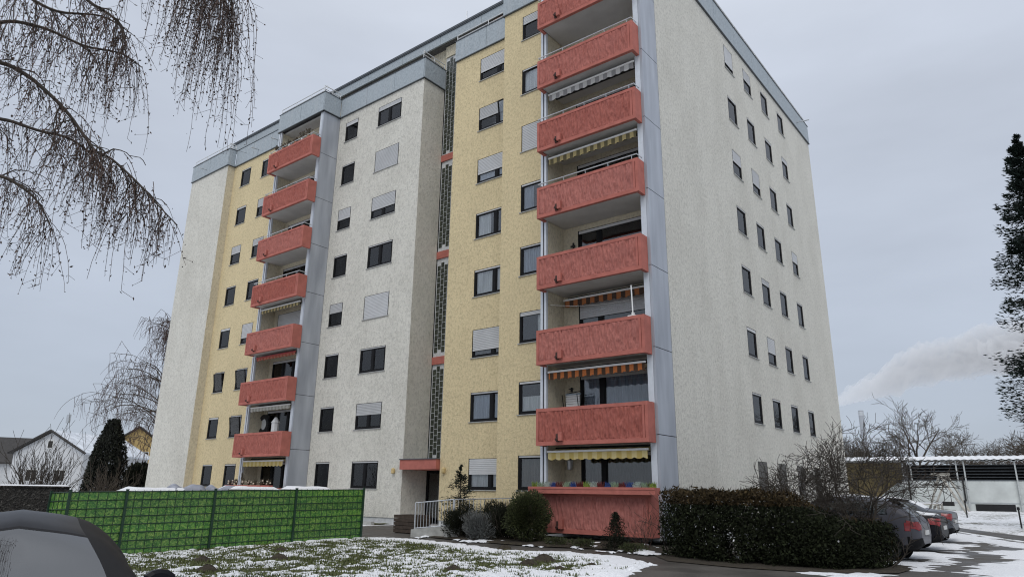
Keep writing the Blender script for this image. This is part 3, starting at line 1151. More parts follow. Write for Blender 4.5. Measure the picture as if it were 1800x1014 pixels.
def grid_mesh(name, X, Y, Z, keep=None, smooth=True):
    ny, nx = X.shape
    V = np.stack([X, Y, Z], -1).reshape(-1, 3)
    I = np.arange(nx * ny).reshape(ny, nx)
    F = np.stack([I[:-1, :-1], I[:-1, 1:], I[1:, 1:], I[1:, :-1]], -1).reshape(-1, 4)
    if keep is not None:
        F = F[keep.reshape(-1)]
        u, inv = np.unique(F, return_inverse=True)
        V, F = V[u], inv.reshape(F.shape)
    return np_mesh(name, V, F, smooth)


ax, ay = axis(-14, 14, .5, 5200), axis(-24, 40, .5, 5200)
X, Y = np.meshgrid(ax, ay)
tag(link('ground', grid_mesh('ground', X, Y, gz(X, Y)), MATS['far_ground']), 'open ground running to the horizon, grass under thin snow', kind='structure')


def inside(px, py, poly):
    r = np.zeros(px.shape, bool)
    n = len(poly)
    for i in range(n):
        x0, y0 = poly[i]; x1, y1 = poly[(i + 1) % n]
        c = ((y0 > py) != (y1 > py))
        with np.errstate(divide='ignore', invalid='ignore'):
            r ^= c & (px < (x1 - x0) * (py - y0) / (y1 - y0 if y1 != y0 else 1e-9) + x0)
    return r


def edge_near(px, py, poly):
    best = np.full(px.shape, 1e9); bx = px.copy(); by = py.copy()
    n = len(poly)
    for i in range(n):
        x0, y0 = poly[i]; x1, y1 = poly[(i + 1) % n]
        dx, dy = x1 - x0, y1 - y0
        k = np.clip(((px - x0) * dx + (py - y0) * dy) / (dx * dx + dy * dy), 0, 1)
        qx, qy = x0 + k * dx, y0 + k * dy
        d = np.hypot(px - qx, py - qy)
        s = d < best
        best = np.where(s, d, best); bx = np.where(s, qx, bx); by = np.where(s, qy, by)
    return best, bx, by


def draped(name, poly, res, off, mat, label, rough=0.0):
    xs, ys = [q[0] for q in poly], [q[1] for q in poly]
    X, Y = np.meshgrid(np.arange(min(xs) - res, max(xs) + 2 * res, res), np.arange(min(ys) - res, max(ys) + 2 * res, res))
    ins = inside(X, Y, poly)
    keep = ins[:-1, :-1] | ins[1:, :-1] | ins[:-1, 1:] | ins[1:, 1:]
    d, bx, by = edge_near(X, Y, poly)
    X2, Y2 = np.where(ins, X, bx), np.where(ins, Y, by)
    Z = gz(X2, Y2) + np.where(ins & (d > res * .3), off + rough * (fbm(X2 * 3, Y2 * 3, 5) - .5), off * .6)
    o = link(name, grid_mesh(name, X2, Y2, Z, keep), MATS[mat])
    return tag(o, label, kind='structure')


draped('asphalt_yard', [(-22, -30), (16, -30), (16, 10.9), (8.1, 10.2), (6.5, 12.4), (5.3, 14.6), (.2, 14.6), (.2, 3), (.2, .2), (-14, .9), (-14, -4.6), (-22, -14.5)], .5, .012, 'asphalt', 'dark worn asphalt yard and footpath between lawn and building')
draped('footpath', [(3.2, 18.2), (5.0, 15.5), (6.3, 13.4), (8.0, 11.0), (11, 7.6), (16, 2.8), (17, 4.5), (11, 9.6), (8.1, 12.9), (6.6, 14.7), (5.2, 16.6), (3.6, 19)], .25, .02, 'asphalt', 'narrow asphalt footpath past the far lawn')
LAWN = [(-9.5, -4.62), (-7.6, -4.15), (-5.8, -4.35), (-2.9, -5.2), (-1.2, -4.5), (.5, -4.75), (1.6, -5.4), (2.2, -7.9), (1.0, -12.5), (-3.5, -16), (-9.9, -15.5), (-9.75, -12.4), (-9.3, -7.5)]
draped('lawn', LAWN, .12, .05, 'turf', 'rough winter lawn in front of the green fence', .05)
draped('flower_bed', [(-8.0, -3.05), (-5, -3.35), (-3.2, -3.4), (-1.0, -2.95), (.55, -3.1), (.9, -1.2), (-.3, -.9), (-4.4, -.9), (-5.2, -.02), (-7.4, -.02), (-8.0, -1.5)], .14, .07, 'soil', 'planted bed of dark soil along the ground floor', .08)
draped('hedge_bed', [(.6, -3.0), (1.6, -4.2), (3.5, -4.5), (5.2, -4.2), (6.5, -3.0), (6.6, -1.2), (5, -.3), (.9, -.5)], .2, .05, 'soil', 'bare soil strip under the clipped hedge', .06)
draped('turf_strip', [(-20.5, .2), (-14.6, .25), (-14.3, 1.15), (-20.5, 1.15)], .2, .05, 'turf', 'strip of grass against the building foot', .04)
m = MB(); m.box(-17.5, -14.45, .02, .2, g1(-16, .1) - .1, g1(-16, .1) + .14)
tag(m.build('kerb', MATS['concrete']), 'concrete kerb in front of the grass strip', kind='structure')


def snow_sheet(name, x0, x1, y0, y1, dx, dy, cover, thick, label, poly=None, base=.05):
    """real snow layer: it shows where its thickness rises over the ground"""
    X, Y = np.meshgrid(np.arange(x0, x1, dx), np.arange(y0, y1, dy))
    c = cover(X, Y)
    Z = gz(X, Y) + base + np.clip(c, -1.2, 1) * thick
    k = c > -.55
    keep = k[:-1, :-1] | k[1:, :-1] | k[:-1, 1:] | k[1:, 1:]
    o = link(name, grid_mesh(name, X, Y, Z, keep), MATS['snow'])
    return tag(o, label, 'snow', kind='stuff')


def cov_lawn(X, Y):
    d, _, _ = edge_near(X, Y, LAWN)
    ins = inside(X, Y, LAWN)
    sd = np.where(ins, d, -d)
    rim = np.exp(-((sd - .30) / .38) ** 2) * S01((Y + 9) / 3)      # thicker ridge along the path edge
    right = S01((X + 2.2) / 2.4) * .36
    fine = fbm(X * 7.5, Y * 7.5, 3, 4, .7) - .5
    mid = fbm(X * 1.3, Y * 1.3, 21, 3) - .5
    c = -.10 + 1.15 * rim + right + 2.6 * fine + 1.0 * mid + 1.5 * (fbm(X * 3.3, Y * 3.3, 55, 2) - .5)
    edge = np.where(sd < .0, sd * 5 + (fbm(X * 3, Y * 3, 9) - .5) * 1.2, 0)
    c = c + edge
    for (hx, hy, r) in MOLES:
        c = c - 2.4 * np.exp(-((X - hx) ** 2 + (Y - hy) ** 2) / (r * 1.15) ** 2)
    return c


MOLES = [(-.31, -6.8, .34), (-.02, -7.76, .27), (1.05, -6.83, .16), (-3.15, -4.75, .26), (-5.19, -10.69, .26), (-6.3, -12.0, .24), (-3.9, -13.2, .26), (1.0, -8.0, .18), (-.5, -9.7, .22), (-7.2, -9.3, .2)]
snow_sheet('lawn_snow', -10, 3.2, -16, -3.6, .035, .045, cov_lawn, .05, 'thin broken snow over the front lawn with grass showing through', base=.052)
ml = ['large brown molehill left of the salmon planter wall', 'brown molehill next to the largest molehill', 'small molehill near the right tip of the lawn', 'molehill at the path edge below the round shrub',
      'snow dusted molehill in front of the green fence centre', 'snow dusted molehill by the left fence panel', 'molehill at the picture bottom left of centre', 'lowest molehill at the right of the lawn', 'molehill at the picture bottom in mid lawn', 'low molehill close to the green fence']
for (hx, hy, r), lb in zip(MOLES, ml):
    n, k = 22, 7
    V, F = [], []
    for i in range(k):
        f = i / (k - 1)
        for j in range(n):
            a = 2 * math.pi * j / n
            nz = float(fbm(np.array(math.cos(a) * 2 + f * 3 + hx * 5), np.array(math.sin(a) * 2 + hy * 3 + f * 2), 4))
            rr = r * (1 - f) * (.75 + .5 * nz)
            x, y = hx + rr * math.cos(a), hy + rr * math.sin(a)
            V.append((x, y, g1(x, y) + .03 + r * .52 * math.sin(f * math.pi / 2) * (.7 + .6 * nz)))
    for i in range(k - 1):
        for j in range(n):
            F.append((i * n + j, i * n + (j + 1) % n, (i + 1) * n + (j + 1) % n, (i + 1) * n + j))
    tag(link('molehill', np_mesh('molehill', V, F), MATS['soil']), lb, 'molehill', 'molehills on the lawn')

SNOWP = [
    [(6.75, -1.8), (6.95, 1.0), (6.65, 5.0), (6.75, 8.3), (6.9, 9.6), (7.4, 8.2), (8.2, 7.9), (11, 5.2), (11, 6.8), (7.7, 10.2), (6.5, 12.0), (5.5, 13.2), (1.2, 13.2), (1.2, .1), (5.4, -.1), (5.9, -1.6)],
    [(7.2, 5.3), (8.3, 7.2), (9.8, 5.2), (9.2, 3.4), (8.0, 3.9)],
    [(7.6, -.9), (7.7, 1.8), (8.4, 3.2), (9.4, 1.8), (9.6, -.9), (8.6, -2.4), (7.9, -2.4)],
    [(4.9, -4.3), (5.3, -3.75), (5.9, -3.4), (6.4, -3.5), (6.5, -4.2), (5.9, -4.9)]]


def cov_yard(X, Y):
    c = np.full(X.shape, -2.0)
    for P in SNOWP:
        d, _, _ = edge_near(X, Y, P)
        sd = np.where(inside(X, Y, P), d, -d)
        c = np.maximum(c, np.clip(sd * 2.2, -1.5, 1.1))
    # tyre tracks run across the parking strip
    tr = (fbm(X * .7, Y * 5.0, 31, 3, .6) - .5) * 2.4
    c = c + tr + (fbm(X * 3, Y * 3, 14, 3) - .5) * 1.4 - .05
    for (y, h) in ((1.15, .75), (4.9, .75), (8.7, .75)):           # bare wet asphalt under and behind the cars
        c = c - 1.5 * S01((h + .35 - np.abs(Y - y)) / .5) * (1 - S01((X - 6.3 - (y - 1) * .0) / .5))
    return c


snow_sheet('yard_snow', 1.2, 11, -7.5, 13.4, .05, .08, cov_yard, .035, 'patches of trampled snow on the asphalt around the parked cars', base=.014)


def cov_bed(X, Y):
    c = (fbm(X * 2.6, Y * 2.6, 77, 4, .6) - .5) * 4.0 - 1.15
    c = c + 1.6 * np.exp(-(((X - .35) / .45) ** 2 + ((Y + 2.75) / .4) ** 2)) + .9 * np.exp(-(((X + 5.6) / 1.2) ** 2 + ((Y + 3.3) / .15) ** 2))
    out = np.maximum(np.maximum(X - .85, -8.1 - X), np.maximum(Y + .9, -3.5 - Y))
    return c - np.clip(out * 6 + .3, 0, 3)


snow_sheet('bed_snow', -8.2, 1.1, -3.7, -.8, .05, .05, cov_bed, .05, 'small leftovers of snow in the flower bed', base=.085)

# grass blades on the lawn
N = 52000
bx, by = NR.uniform(-9.9, 2.6, N), NR.uniform(-15.9, -4.1, N)
k = inside(bx, by, LAWN) & (cov_lawn(bx, by) < .55)
bx, by = bx[k], by[k]
N = len(bx)
h = NR.uniform(.035, .085, N); a = NR.uniform(0, 6.28, N); w = NR.uniform(.007, .017, N); ln = NR.uniform(0, .05, N)
z = gz(bx, by) + .045
P0 = np.stack([bx - w * np.sin(a), by + w * np.cos(a), z], -1)
P1 = np.stack([bx + w * np.sin(a), by - w * np.cos(a), z], -1)
P2 = np.stack([bx + ln * np.cos(a), by + ln * np.sin(a), z + h], -1)
V = np.concatenate([P0, P1, P2])
F = np.stack([np.arange(N), np.arange(N) + N, np.arange(N) + 2 * N], -1)
simple('grass_blade', (.085, .10, .03), .9, var=.5, vs=25, island=.5)
tag(link('grass', np_mesh('grass', V, F), MATS['grass_blade']), 'short grass blades poking through the snow on the lawn', 'grass', kind='stuff')

# ------------------------------------------------------------------ green privacy fence
t = NT('leaf_print')
p = t.pos((1, 1, 1))
vo = t.new('ShaderNodeTexVoronoi'); vo.inputs['Scale'].default_value = 21
t.l.new(p, vo.inputs['Vector'])
n = t.noise(p, 55, 2, .6)
n2 = t.noise(t.pos((1, 1, 3)), 1.2, 3)
c1 = t.ramp(vo.outputs['Color'], [(.15, (.03, .13, .018)), (.5, (.09, .28, .03)), (.85, (.27, .45, .075))])
c2 = t.mix(t.rng(n, .35, .58, .7, 0), c1, (.018, .09, .012))
c3 = t.mix(t.rng(n, .58, .70, 0, .7), c2, (.50, .62, .26))
hv = t.new('ShaderNodeHueSaturation')
t.l.new(t.mix(t.rng(n2, .45, .75, 0, .45), c3, (.035, .15, .05)), hv.inputs['Color'])
oi = t.new('ShaderNodeObjectInfo')
t.l.new(t.rng(oi.outputs['Random'], 0, 1, .78, 1.12), hv.inputs['Value'])
t.l.new(t.rng(oi.outputs['Random'], 0, 1, .94, 1.0), hv.inputs['Saturation'])
t.col(hv.outputs[0])
t.b.inputs['Roughness'].default_value = .45
MATS['leaf_print'] = t.m
simple('fence_green', (.012, .04, .022), .5, var=.2)
posts = [(-9.12, -5.0), (-9.24, -7.57), (-9.40, -10.15), (-9.72, -12.42), (-9.88, -13.72), (-10.79, -13.82)]
ptop = [1.70, 1.655, 1.61, 1.565, 1.535, 1.50]
FN = thing('privacy_fence', 'green wire fence woven with leaf printed privacy strips on the lawn edge', 'fence', (posts[0][0], posts[0][1], 0))


def rel(x, y, z): return (x - posts[0][0], y - posts[0][1], z)


for (x, y), zt in zip(posts, ptop):
    m = MB()
    X0, Y0, _ = rel(x, y, 0)
    m.box(X0 + .012, X0 + .062, Y0 - .03, Y0 + .03, zt - 1.72, zt + .045)
    m.box(X0 + .006, X0 + .068, Y0 - .036, Y0 + .036, zt + .045, zt + .06)
    m.build('post', MATS['fence_green'], FN)
for i in range(len(posts) - 1):
    A, B = Vector((*posts[i], 0)), Vector((*posts[i + 1], 0))
    d = (B - A); L = d.length; d.normalize()
    nrm = Vector((d.y, -d.x, 0))
    if nrm.x < 0 and i < 4: nrm = -nrm
    if i == 4: nrm = -nrm if nrm.y > 0 else nrm
    za, zb_ = ptop[i], ptop[i + 1]
    for r in range(8):
        m = MB()
        hs = 1.63 / 8
        q = []
        for (s_, zt) in ((.0, za), (L, zb_)):
            P = A + d * s_
            lo = zt - 1.63 + r * hs + .005
            q.append((P, lo, lo + hs - .010))
        vs = []
        for (P, lo, hi) in q:
            for off in (-.008, -.002):
                Q = P + nrm * off
                vs += [rel(Q.x, Q.y, lo), rel(Q.x, Q.y, hi)]
        m.add(vs, [(2, 6, 7, 3), (0, 1, 5, 4), (1, 3, 7, 5), (0, 4, 6, 2), (0, 2, 3, 1), (4, 5, 7, 6)])
        m.build('privacy_strip', MATS['leaf_print'], FN)
    m = MB()
    k = max(3, int(round(L / .205)))
    for j in range(k + 1):
        P = A + d * (L * j / k) + nrm * .006
        zt = za + (zb_ - za) * j / k
        m.tube([rel(P.x, P.y, zt - 1.66), rel(P.x, P.y, zt + .03)], .008, 4)
    for r in range(9):
        for off in (.012,):
            P, Q = A + nrm * off, B + nrm * off
            m.tube([rel(P.x, P.y, za - 1.63 + r * 1.63 / 8), rel(Q.x, Q.y, zb_ - 1.63 + r * 1.63 / 8)], .011, 4)
    m.build('wire_mesh', MATS['fence_green'], FN)
# things standing behind the fence, snow on top
simple('tarp', (.25, .26, .30), .6, var=.3, vs=5)
simple('timber', (.10, .07, .045), .9, var=.3)


def lumpy(x0, x1, y0, y1, z0, th, seed, nx=24, ny=10):
    X, Y = np.meshgrid(np.linspace(x0, x1, nx), np.linspace(y0, y1, ny))
    e = np.minimum(np.minimum(X - x0, x1 - X), np.minimum(Y - y0, y1 - Y))
    Z = z0 + th * np.sqrt(np.clip(e / .12, 0, 1)) * (.6 + .8 * fbm(X * 2.5, Y * 2.5, seed))
    return X, Y, Z


for i, (y0, y1, dz, lb) in enumerate(((-12.3, -10.55, 0, 'long low garden bench seat under snow behind the left fence panels'), (-9.4, -7.6, .02, 'garden table under snow behind the middle fence panel'), (-7.2, -5.6, .0, 'snow topped garden cupboard behind the right fence panel'))):
    zt = 1.64 + dz + (y0 + 9) * .018
    T = thing('garden_table', lb, 'table', (-10.4, (y0 + y1) / 2, g1(-10.4, y0)))
    oy = (y0 + y1) / 2; oz = g1(-10.4, y0)
    m = MB(); m.box(-.35, .45, y0 - oy, y1 - oy, zt - oz - .06, zt - oz); m.build('top', MATS['timber'], T)
    for (x, y) in ((-.3, y0 - oy + .08), (.4, y0 - oy + .08), (-.3, y1 - oy - .08), (.4, y1 - oy - .08)):
        m = MB(); m.box(x - .03, x + .03, y - .03, y + .03, 0, zt - oz - .06); m.build('leg', MATS['timber'], T)
    X, Y, Z = lumpy(-.33, .43, y0 - oy + .02, y1 - oy - .02, zt - oz - .002, .09, i)
    link('snow_cover', grid_mesh('snow_cover', X, Y, Z), MATS['snow'], T)
for i, (x, y, lx, ly, h_, lb) in enumerate(((-10.3, -10.55, .35, .5, .15, 'crumpled grey tarpaulin bundle behind the left fence panels'), (-10.3, -9.45, .3, .4, .13, 'grey tarpaulin with raised corner next to the middle fence post'))):
    X, Y, Z = lumpy(-lx, lx, -ly, ly, 0, .1, 40 + i, 20, 20)
    Z = Z + h_ * np.exp(-((X - .1) ** 2 + (Y - .25) ** 2) / .06) + .12 * np.exp(-((X + .2) ** 2 + (Y + .3) ** 2) / .05) + .02 * np.sin(X * 9 + Y * 14)
    T = thing('tarpaulin', lb, 'tarpaulin', (x, y, g1(x, y)))
    zz = 1.55 - g1(x, y)
    link('cloth', grid_mesh('cloth', X, Y, Z + zz), MATS['tarp'], T)
    m = MB(); m.box(-lx + .05, lx - .05, -ly + .05, ly - .05, 0, zz + .0); m.build('crate', MATS['timber'], T)
# dark aggregate wall at the left
t = NT('aggregate')
p = t.pos()
vo = t.new('ShaderNodeTexVoronoi'); vo.inputs['Scale'].default_value = 24
t.l.new(p, vo.inputs['Vector'])
t.col(t.ramp(vo.outputs['Color'], [(.0, (.010, .009, .008)), (.6, (.035, .032, .028)), (.85, (.07, .065, .058)), (1, (.22, .20, .18))]))
t.b.inputs['Roughness'].default_value = .85
t.bump(vo.outputs['Distance'], .8, .03)
MATS['aggregate'] = t.m
T = thing('garden_wall', 'dark pebbled concrete wall with a thin strip of snow at the left edge', 'wall', (-13.0, -15.5, -.03))
m = MB(); m.box(-.3, 0, -5.5, 2.9, -.2, 1.66); m.build('wall_slab', MATS['aggregate'], T)
m = MB(); m.box(-.33, .03, -5.5, 2.93, 1.66, 1.70); m.build('coping', MATS['aggregate'], T)
X, Y, Z = lumpy(-.32, .02, -5.5, 2.9, 1.70, .035, 3, 8, 80)
link('snow_cover', grid_mesh('snow_cover', X, Y, Z), MATS['snow'], T)

# ------------------------------------------------------------------ entrance ramp, railing, box
RX, RY = -8.5, -3.2
T = thing('entrance_ramp', 'concrete access ramp with low side wall in front of the entrance', 'ramp', (RX, RY, 0))
z0 = g1(-8.5, -3)
m = MB()
m.prism([(-.10, 0, z0 - .1), (1.7, .55, z0 - .1), (1.7, .55, z0 + .46), (-.10, 0, z0 + .26)], (-.06, .20, 0))
m.build('side_wall', MATS['concrete'], T)
m = MB()
m.add([(-.2, .25, z0), (2.4, 1.2, z0 + .40), (.6, 4.4, z0 + .40), (-2.2, 2.6, z0)], [(0, 1, 2, 3)])
m.build('deck', MATS['concrete'], T)
m = MB(); m.box(1.28, 1.42, .24, .36, z0 - .1, z0 + .22); m.build('bollard_foot', MATS['concrete'], T)
T = thing('ramp_railing', 'grey metal railing with upright bars along the entrance ramp', 'railing', (RX, RY, 0))
A, B, C2 = Vector((0, .08, z0 + .22)), Vector((1.42, .5, z0 + .36)), Vector((2.35, 2.6, z0 + .42))
ht = 1.02


def bars(a, b, n, hb):
    for i in range(n + 1):
        P = a.lerp(b, i / n)
        m = MB(); m.tube([P + Vector((0, 0, .08)), P + Vector((0, 0, hb))], .011, 5); m.build('bar', MATS['rail_metal'], T)
    for q in (.08, hb):
        m = MB(); m.tube([a + Vector((0, 0, q)), b + Vector((0, 0, q))], .02, 6); m.build('rail', MATS['rail_metal'], T)
    for P in (a, b):
        m = MB(); m.tube([P + Vector((0, 0, -.25)), P + Vector((0, 0, hb))], .026, 6); m.build('post', MATS['rail_metal'], T)


bars(A, B, 13, .92)
bars(B + Vector((.02, .03, 0)), C2, 16, .92)
# wooden compost box
T = thing('wooden_box', 'dark wooden slatted planter box beside the ramp railing', 'planter', (-9.75, -2.05, g1(-9.7, -2)))
for r in range(5):
    for (a, b, c, d) in ((-.55, .55, -.42, -.38), (-.55, .55, .38, .42), (-.55, -.51, -.38, .38), (.51, .55, -.38, .38)):
        m = MB(); m.box(a, b, c, d, .02 + r * .125, .02 + r * .125 + .11); m.build('plank', MATS['wood_dark'], T)
m = MB(); m.box(-.505, .505, -.375, .375, 0, .5); m.build('soil_fill', MATS['soil'], T)
# ------------------------------------------------------------------ plants
def leaf_cloud(P, size, aspect=.5, up=0.0, seed=0, fold=False, dirs=None, spread=1.0):
    """one quad per point, random orientation; dirs bends them along a direction"""
    r = np.random.default_rng(seed)
    N = len(P)
    D = r.normal(size=(N, 3)) * spread
    if dirs is not None: D = D + dirs
    D[:, 2] += up
    D /= np.linalg.norm(D, axis=1)[:, None] + 1e-9
    T = np.cross(D, r.normal(size=(N, 3)))
    T /= np.linalg.norm(T, axis=1)[:, None] + 1e-9
    s = (np.asarray(size) * r.uniform(.6, 1.35, N))[:, None]
    a, b = D * s, T * s * aspect
    V = np.concatenate([P - a * .5, P + b * .5, P + a * .6, P - b * .5])
    I = np.arange(N)
    return V, np.stack([I, I + N, I + 2 * N, I + 3 * N], -1)


def segs_mesh(name, segs, sides=4):
    """segs: list of (p0,p1,r0,r1)"""
    A = np.array([s[0] for s in segs], float); B = np.array([s[1] for s in segs], float)
    r0 = np.array([s[2] for s in segs])[:, None]; r1 = np.array([s[3] for s in segs])[:, None]
    D = B - A
    D /= np.linalg.norm(D, axis=1)[:, None] + 1e-9
    ref = np.where(np.abs(D[:, 2:3]) < .9, np.array([[0, 0, 1.]]), np.array([[1., 0, 0]]))
    U = np.cross(D, ref); U /= np.linalg.norm(U, axis=1)[:, None] + 1e-9
    W = np.cross(D, U)
    n = len(segs); V = []
    for k in range(sides):
        c, s = math.cos(2 * math.pi * k / sides), math.sin(2 * math.pi * k / sides)
        V += [A + (U * c + W * s) * r0, B + (U * c + W * s) * r1]
    V = np.concatenate(V)
    I = np.arange(n)
    F = []
    for k in range(sides):
        k2 = (k + 1) % sides
        F.append(np.stack([I + 2 * k * n, I + 2 * k2 * n, I + (2 * k2 + 1) * n, I + (2 * k + 1) * n], -1))
    return np_mesh(name, V, np.concatenate(F))


def grow(segs, r, p, d, L, rad, depth, nb=3, wig=.25, upb=.15, ratio=.68, ang=.6, minr=.004, droop=0.0, steps=5, start=.25):
    """branching limb"""
    p = np.array(p, float); d = np.array(d, float); d /= np.linalg.norm(d)
    pts = [p.copy()]; ds = [d.copy()]
    for i in range(steps):
        d = d + np.array([r.gauss(0, wig), r.gauss(0, wig), r.gauss(0, wig * .7) + upb - droop * i / steps])
        d /= np.linalg.norm(d)
        p = p + d * L / steps
        pts.append(p.copy()); ds.append(d.copy())
    for i in range(steps):
        f0, f1 = i / steps, (i + 1) / steps
        segs.append((pts[i], pts[i + 1], max(minr, rad * (1 - .6 * f0)), max(minr, rad * (1 - .6 * f1))))
    if depth <= 0: return
    for b in range(nb):
        f = start + (1 - start) * (b + r.random()) / nb
        i = min(steps - 1, int(f * steps)); t_ = f * steps - i
        q = pts[i] + (pts[i + 1] - pts[i]) * t_
        base = ds[i]
        side = np.array([r.gauss(0, 1), r.gauss(0, 1), r.gauss(0, .6)])
        side -= base * side.dot(base); side /= np.linalg.norm(side) + 1e-9
        a = ang * r.uniform(.65, 1.35)
        nd = base * math.cos(a) + side * math.sin(a)
        grow(segs, r, q, nd, L * ratio * r.uniform(.75, 1.15), max(minr, rad * (1 - .6 * f) * .62), depth - 1, nb, wig, upb, ratio, ang, minr, droop, max(3, steps - 1), start)


simple('bark_dark', (.045, .036, .028), .95, var=.3, vs=12)
simple('bark_mid', (.075, .06, .045), .95, var=.3, vs=12)
simple('twig_red', (.075, .042, .034), .95, var=.4, vs=20)
simple('bud_brown', (.075, .050, .040), .95, var=.5, vs=30, island=.6)
simple('birch_white', (.50, .49, .46), .9, var=.4, vs=5)
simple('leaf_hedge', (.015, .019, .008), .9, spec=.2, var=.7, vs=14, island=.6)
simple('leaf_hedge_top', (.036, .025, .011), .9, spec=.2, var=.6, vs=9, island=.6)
simple('leaf_round', (.042, .05, .018), .75, spec=.3, var=.6, vs=16, island=.6)
simple('leaf_silver', (.12, .125, .12), .9, var=.5, vs=20, island=.6)
simple('leaf_dark', (.014, .016, .009), .9, spec=.2, var=.6, vs=14, island=.6)
simple('needle_blue', (.012, .020, .016), .9, spec=.2, var=.5, vs=6, island=.6)
simple('thuja', (.008, .010, .005), .95, var=.5, vs=5, island=.6)
simple('bark_far', (.085, .07, .055), .95, var=.3, vs=3)


# clipped hedge ----------------------------------------------------------
def hedge_pts(n, seed):
    r = np.random.default_rng(seed)
    CL = np.array([(.95, -2.45), (2.9, -3.25), (4.6, -3.0), (6.15, -2.0)])
    f = r.uniform(0, 1, n)
    ax_ = np.stack([np.interp(f, (0, .4, .7, 1), CL[:, k]) for k in (0, 1)], -1)
    zt = 1.72 - .08 * f - .62 * S01((f - .60) / .25)
    hw = .72 + .1 * np.sin(f * 9) + .15 * S01((f - .6) / .3)
    # most leaves sit near the surface
    u = r.uniform(0, 1, n) ** .35
    th = r.uniform(0, 2 * np.pi, n)
    cx, cz = np.cos(th), np.sin(th)
    k = 1 / np.maximum(np.abs(cx), np.abs(cz)) ** .8
    lat, ver = u * k * cx * hw, u * k * cz
    x = ax_[:, 0] + lat * .10 + r.normal(0, .03, n)
    y = ax_[:, 1] + lat + r.normal(0, .03, n)
    z = .06 + (zt * .5) * (1 + np.clip(ver, -1, 1.06)) + (fbm(x * 2.2, y * 2.2, 6) - .5) * .28
    return np.stack([x, y, z + .05], -1)


T = thing('hedge', 'dense dark clipped hedge between the salmon balcony and parked cars', 'hedge', (0, 0, 0))
P = hedge_pts(52000, 1)
g = fbm(P[:, 0] * 3, P[:, 2] * 3 + P[:, 1] * 2, 12, 3)
P = P[g > .30]
top = P[:, 2] > 1.45
V, F = leaf_cloud(P[~top], .075, .5, 0, 2)
link('foliage', np_mesh('foliage', V, F), MATS['leaf_hedge'], T)
V, F = leaf_cloud(P[top], .075, .5, .4, 3)
link('top_shoots', np_mesh('top_shoots', V, F), MATS['leaf_hedge_top'], T)
Ps = hedge_pts(60000, 6)
Ps = Ps[(Ps[:, 2] > np.interp(Ps[:, 0], (.9, 4.2, 6.2), (1.62, 1.5, .95))) | (np.abs(Ps[:, 1] + 3.0) > .95)][:900]
V, F = leaf_cloud(Ps + np.array([0, 0, .05]), .16, .16, 1.4, 31)
link('sprigs', np_mesh('sprigs', V, F), MATS['leaf_hedge_top'], T)
segs = []
r_ = random.Random(5)
for i in range(34):
    f = i / 33
    grow(segs, r_, (.95 + 5.2 * f, -2.75 + .55 * f + r_.uniform(-.3, .3), .08), (r_.gauss(0, .3), r_.gauss(0, .5), 1), r_.uniform(.8, 1.25) * (1 - .4 * (f > .65)), .022, 2, 4, .2, .05, .6, .7, .005)
link('stem', segs_mesh('stem', segs), MATS['bark_dark'], T)
V, F = leaf_cloud(hedge_pts(90, 8) * np.array([1, 1, .95]), .07, .8, 1, 4)
tag(link('snow_bits', np_mesh('snow_bits', V, F), MATS['snow'], T), kind='stuff')


def blob_pts(n, seed, c, rx, ry, rz, pw=.4, lump=.25):
    r = np.random.default_rng(seed)
    D = r.normal(size=(n, 3)); D /= np.linalg.norm(D, axis=1)[:, None]
    u = r.uniform(0, 1, n) ** pw
    l = 1 + lump * (fbm(D[:, 0] * 2.5 + seed, D[:, 1] * 2.5 + D[:, 2] * 2, seed, 3) - .5) * 2
    return np.array(c) + D * (u * l)[:, None] * np.array([rx, ry, rz])


def shrub(name, label, cat, loc, rx, ry, rz, n, mat, leaf, seed, up=0, aspect=.5, stems=8, lump=.25, group=None, pw=.4):
    x, y = loc
    z = g1(x, y) + .05
    T = thing(name, label, cat, (x, y, z), group=group)
    V, F = leaf_cloud(blob_pts(n, seed, (0, 0, rz * .98), rx, ry, rz, pw, lump), leaf, aspect, up, seed)
    link('foliage', np_mesh('foliage', V, F), MATS[mat], T)
    sg = []
    r = random.Random(seed)
    for i in range(stems):
        grow(sg, r, (r.uniform(-.1, .1), r.uniform(-.1, .1), 0), (r.gauss(0, .5), r.gauss(0, .5), 1), rz * 1.3, .02, 2, 3, .15, .05, .6, .6, .004)
    link('stem', segs_mesh('stem', sg), MATS['bark_dark'], T)
    return T


shrub('round_shrub', 'round clipped green shrub at the left end of the salmon wall', 'shrub', (-3.85, -2.75), .74, .72, .78, 17000, 'leaf_round', .06, 21, .3, pw=.42, lump=.28)
shrub('dark_shrub', 'low dark heathery shrub beside the ramp railing', 'shrub', (-6.7, -2.75), .75, .6, .55, 8000, 'leaf_dark', .09, 22, 1.4, .18, lump=.7, pw=.55)
shrub('lavender_shrub', 'silvery grey lavender clump in front of the dark shrubs', 'shrub', (-5.75, -3.0), .62, .45, .44, 8000, 'leaf_silver', .10, 23, 1.4, .14, lump=.75, pw=.6)
shrub('dark_shrub', 'dark spiky shrub between lavender and round shrub', 'shrub', (-5.0, -2.5), .65, .5, .54, 8000, 'leaf_dark', .11, 24, 1.8, .14, lump=.6, pw=.55)
shrub('dark_shrub', 'taller dark shrub behind the lavender near yellow wall', 'shrub', (-6.0, -1.7), .8, .6, .55, 8000, 'leaf_dark', .09, 25, 1.4, .2, lump=.4)
# loose tufts in the bed
for i, (x, y, lb) in enumerate(((-2.6, -3.0, 'low green ground cover tuft below the salmon wall, left one'), (-1.7, -2.95, 'low green ground cover tuft below the salmon wall, middle one'), (.0, -3.0, 'ground cover tuft next to the snow patch by the hedge'))):
    shrub('bed_plant', lb, 'plant', (x, y), .45, .3, .12, 900, 'leaf_round', .06, 30 + i, .8, .3, stems=3, group='tufts in the bed')
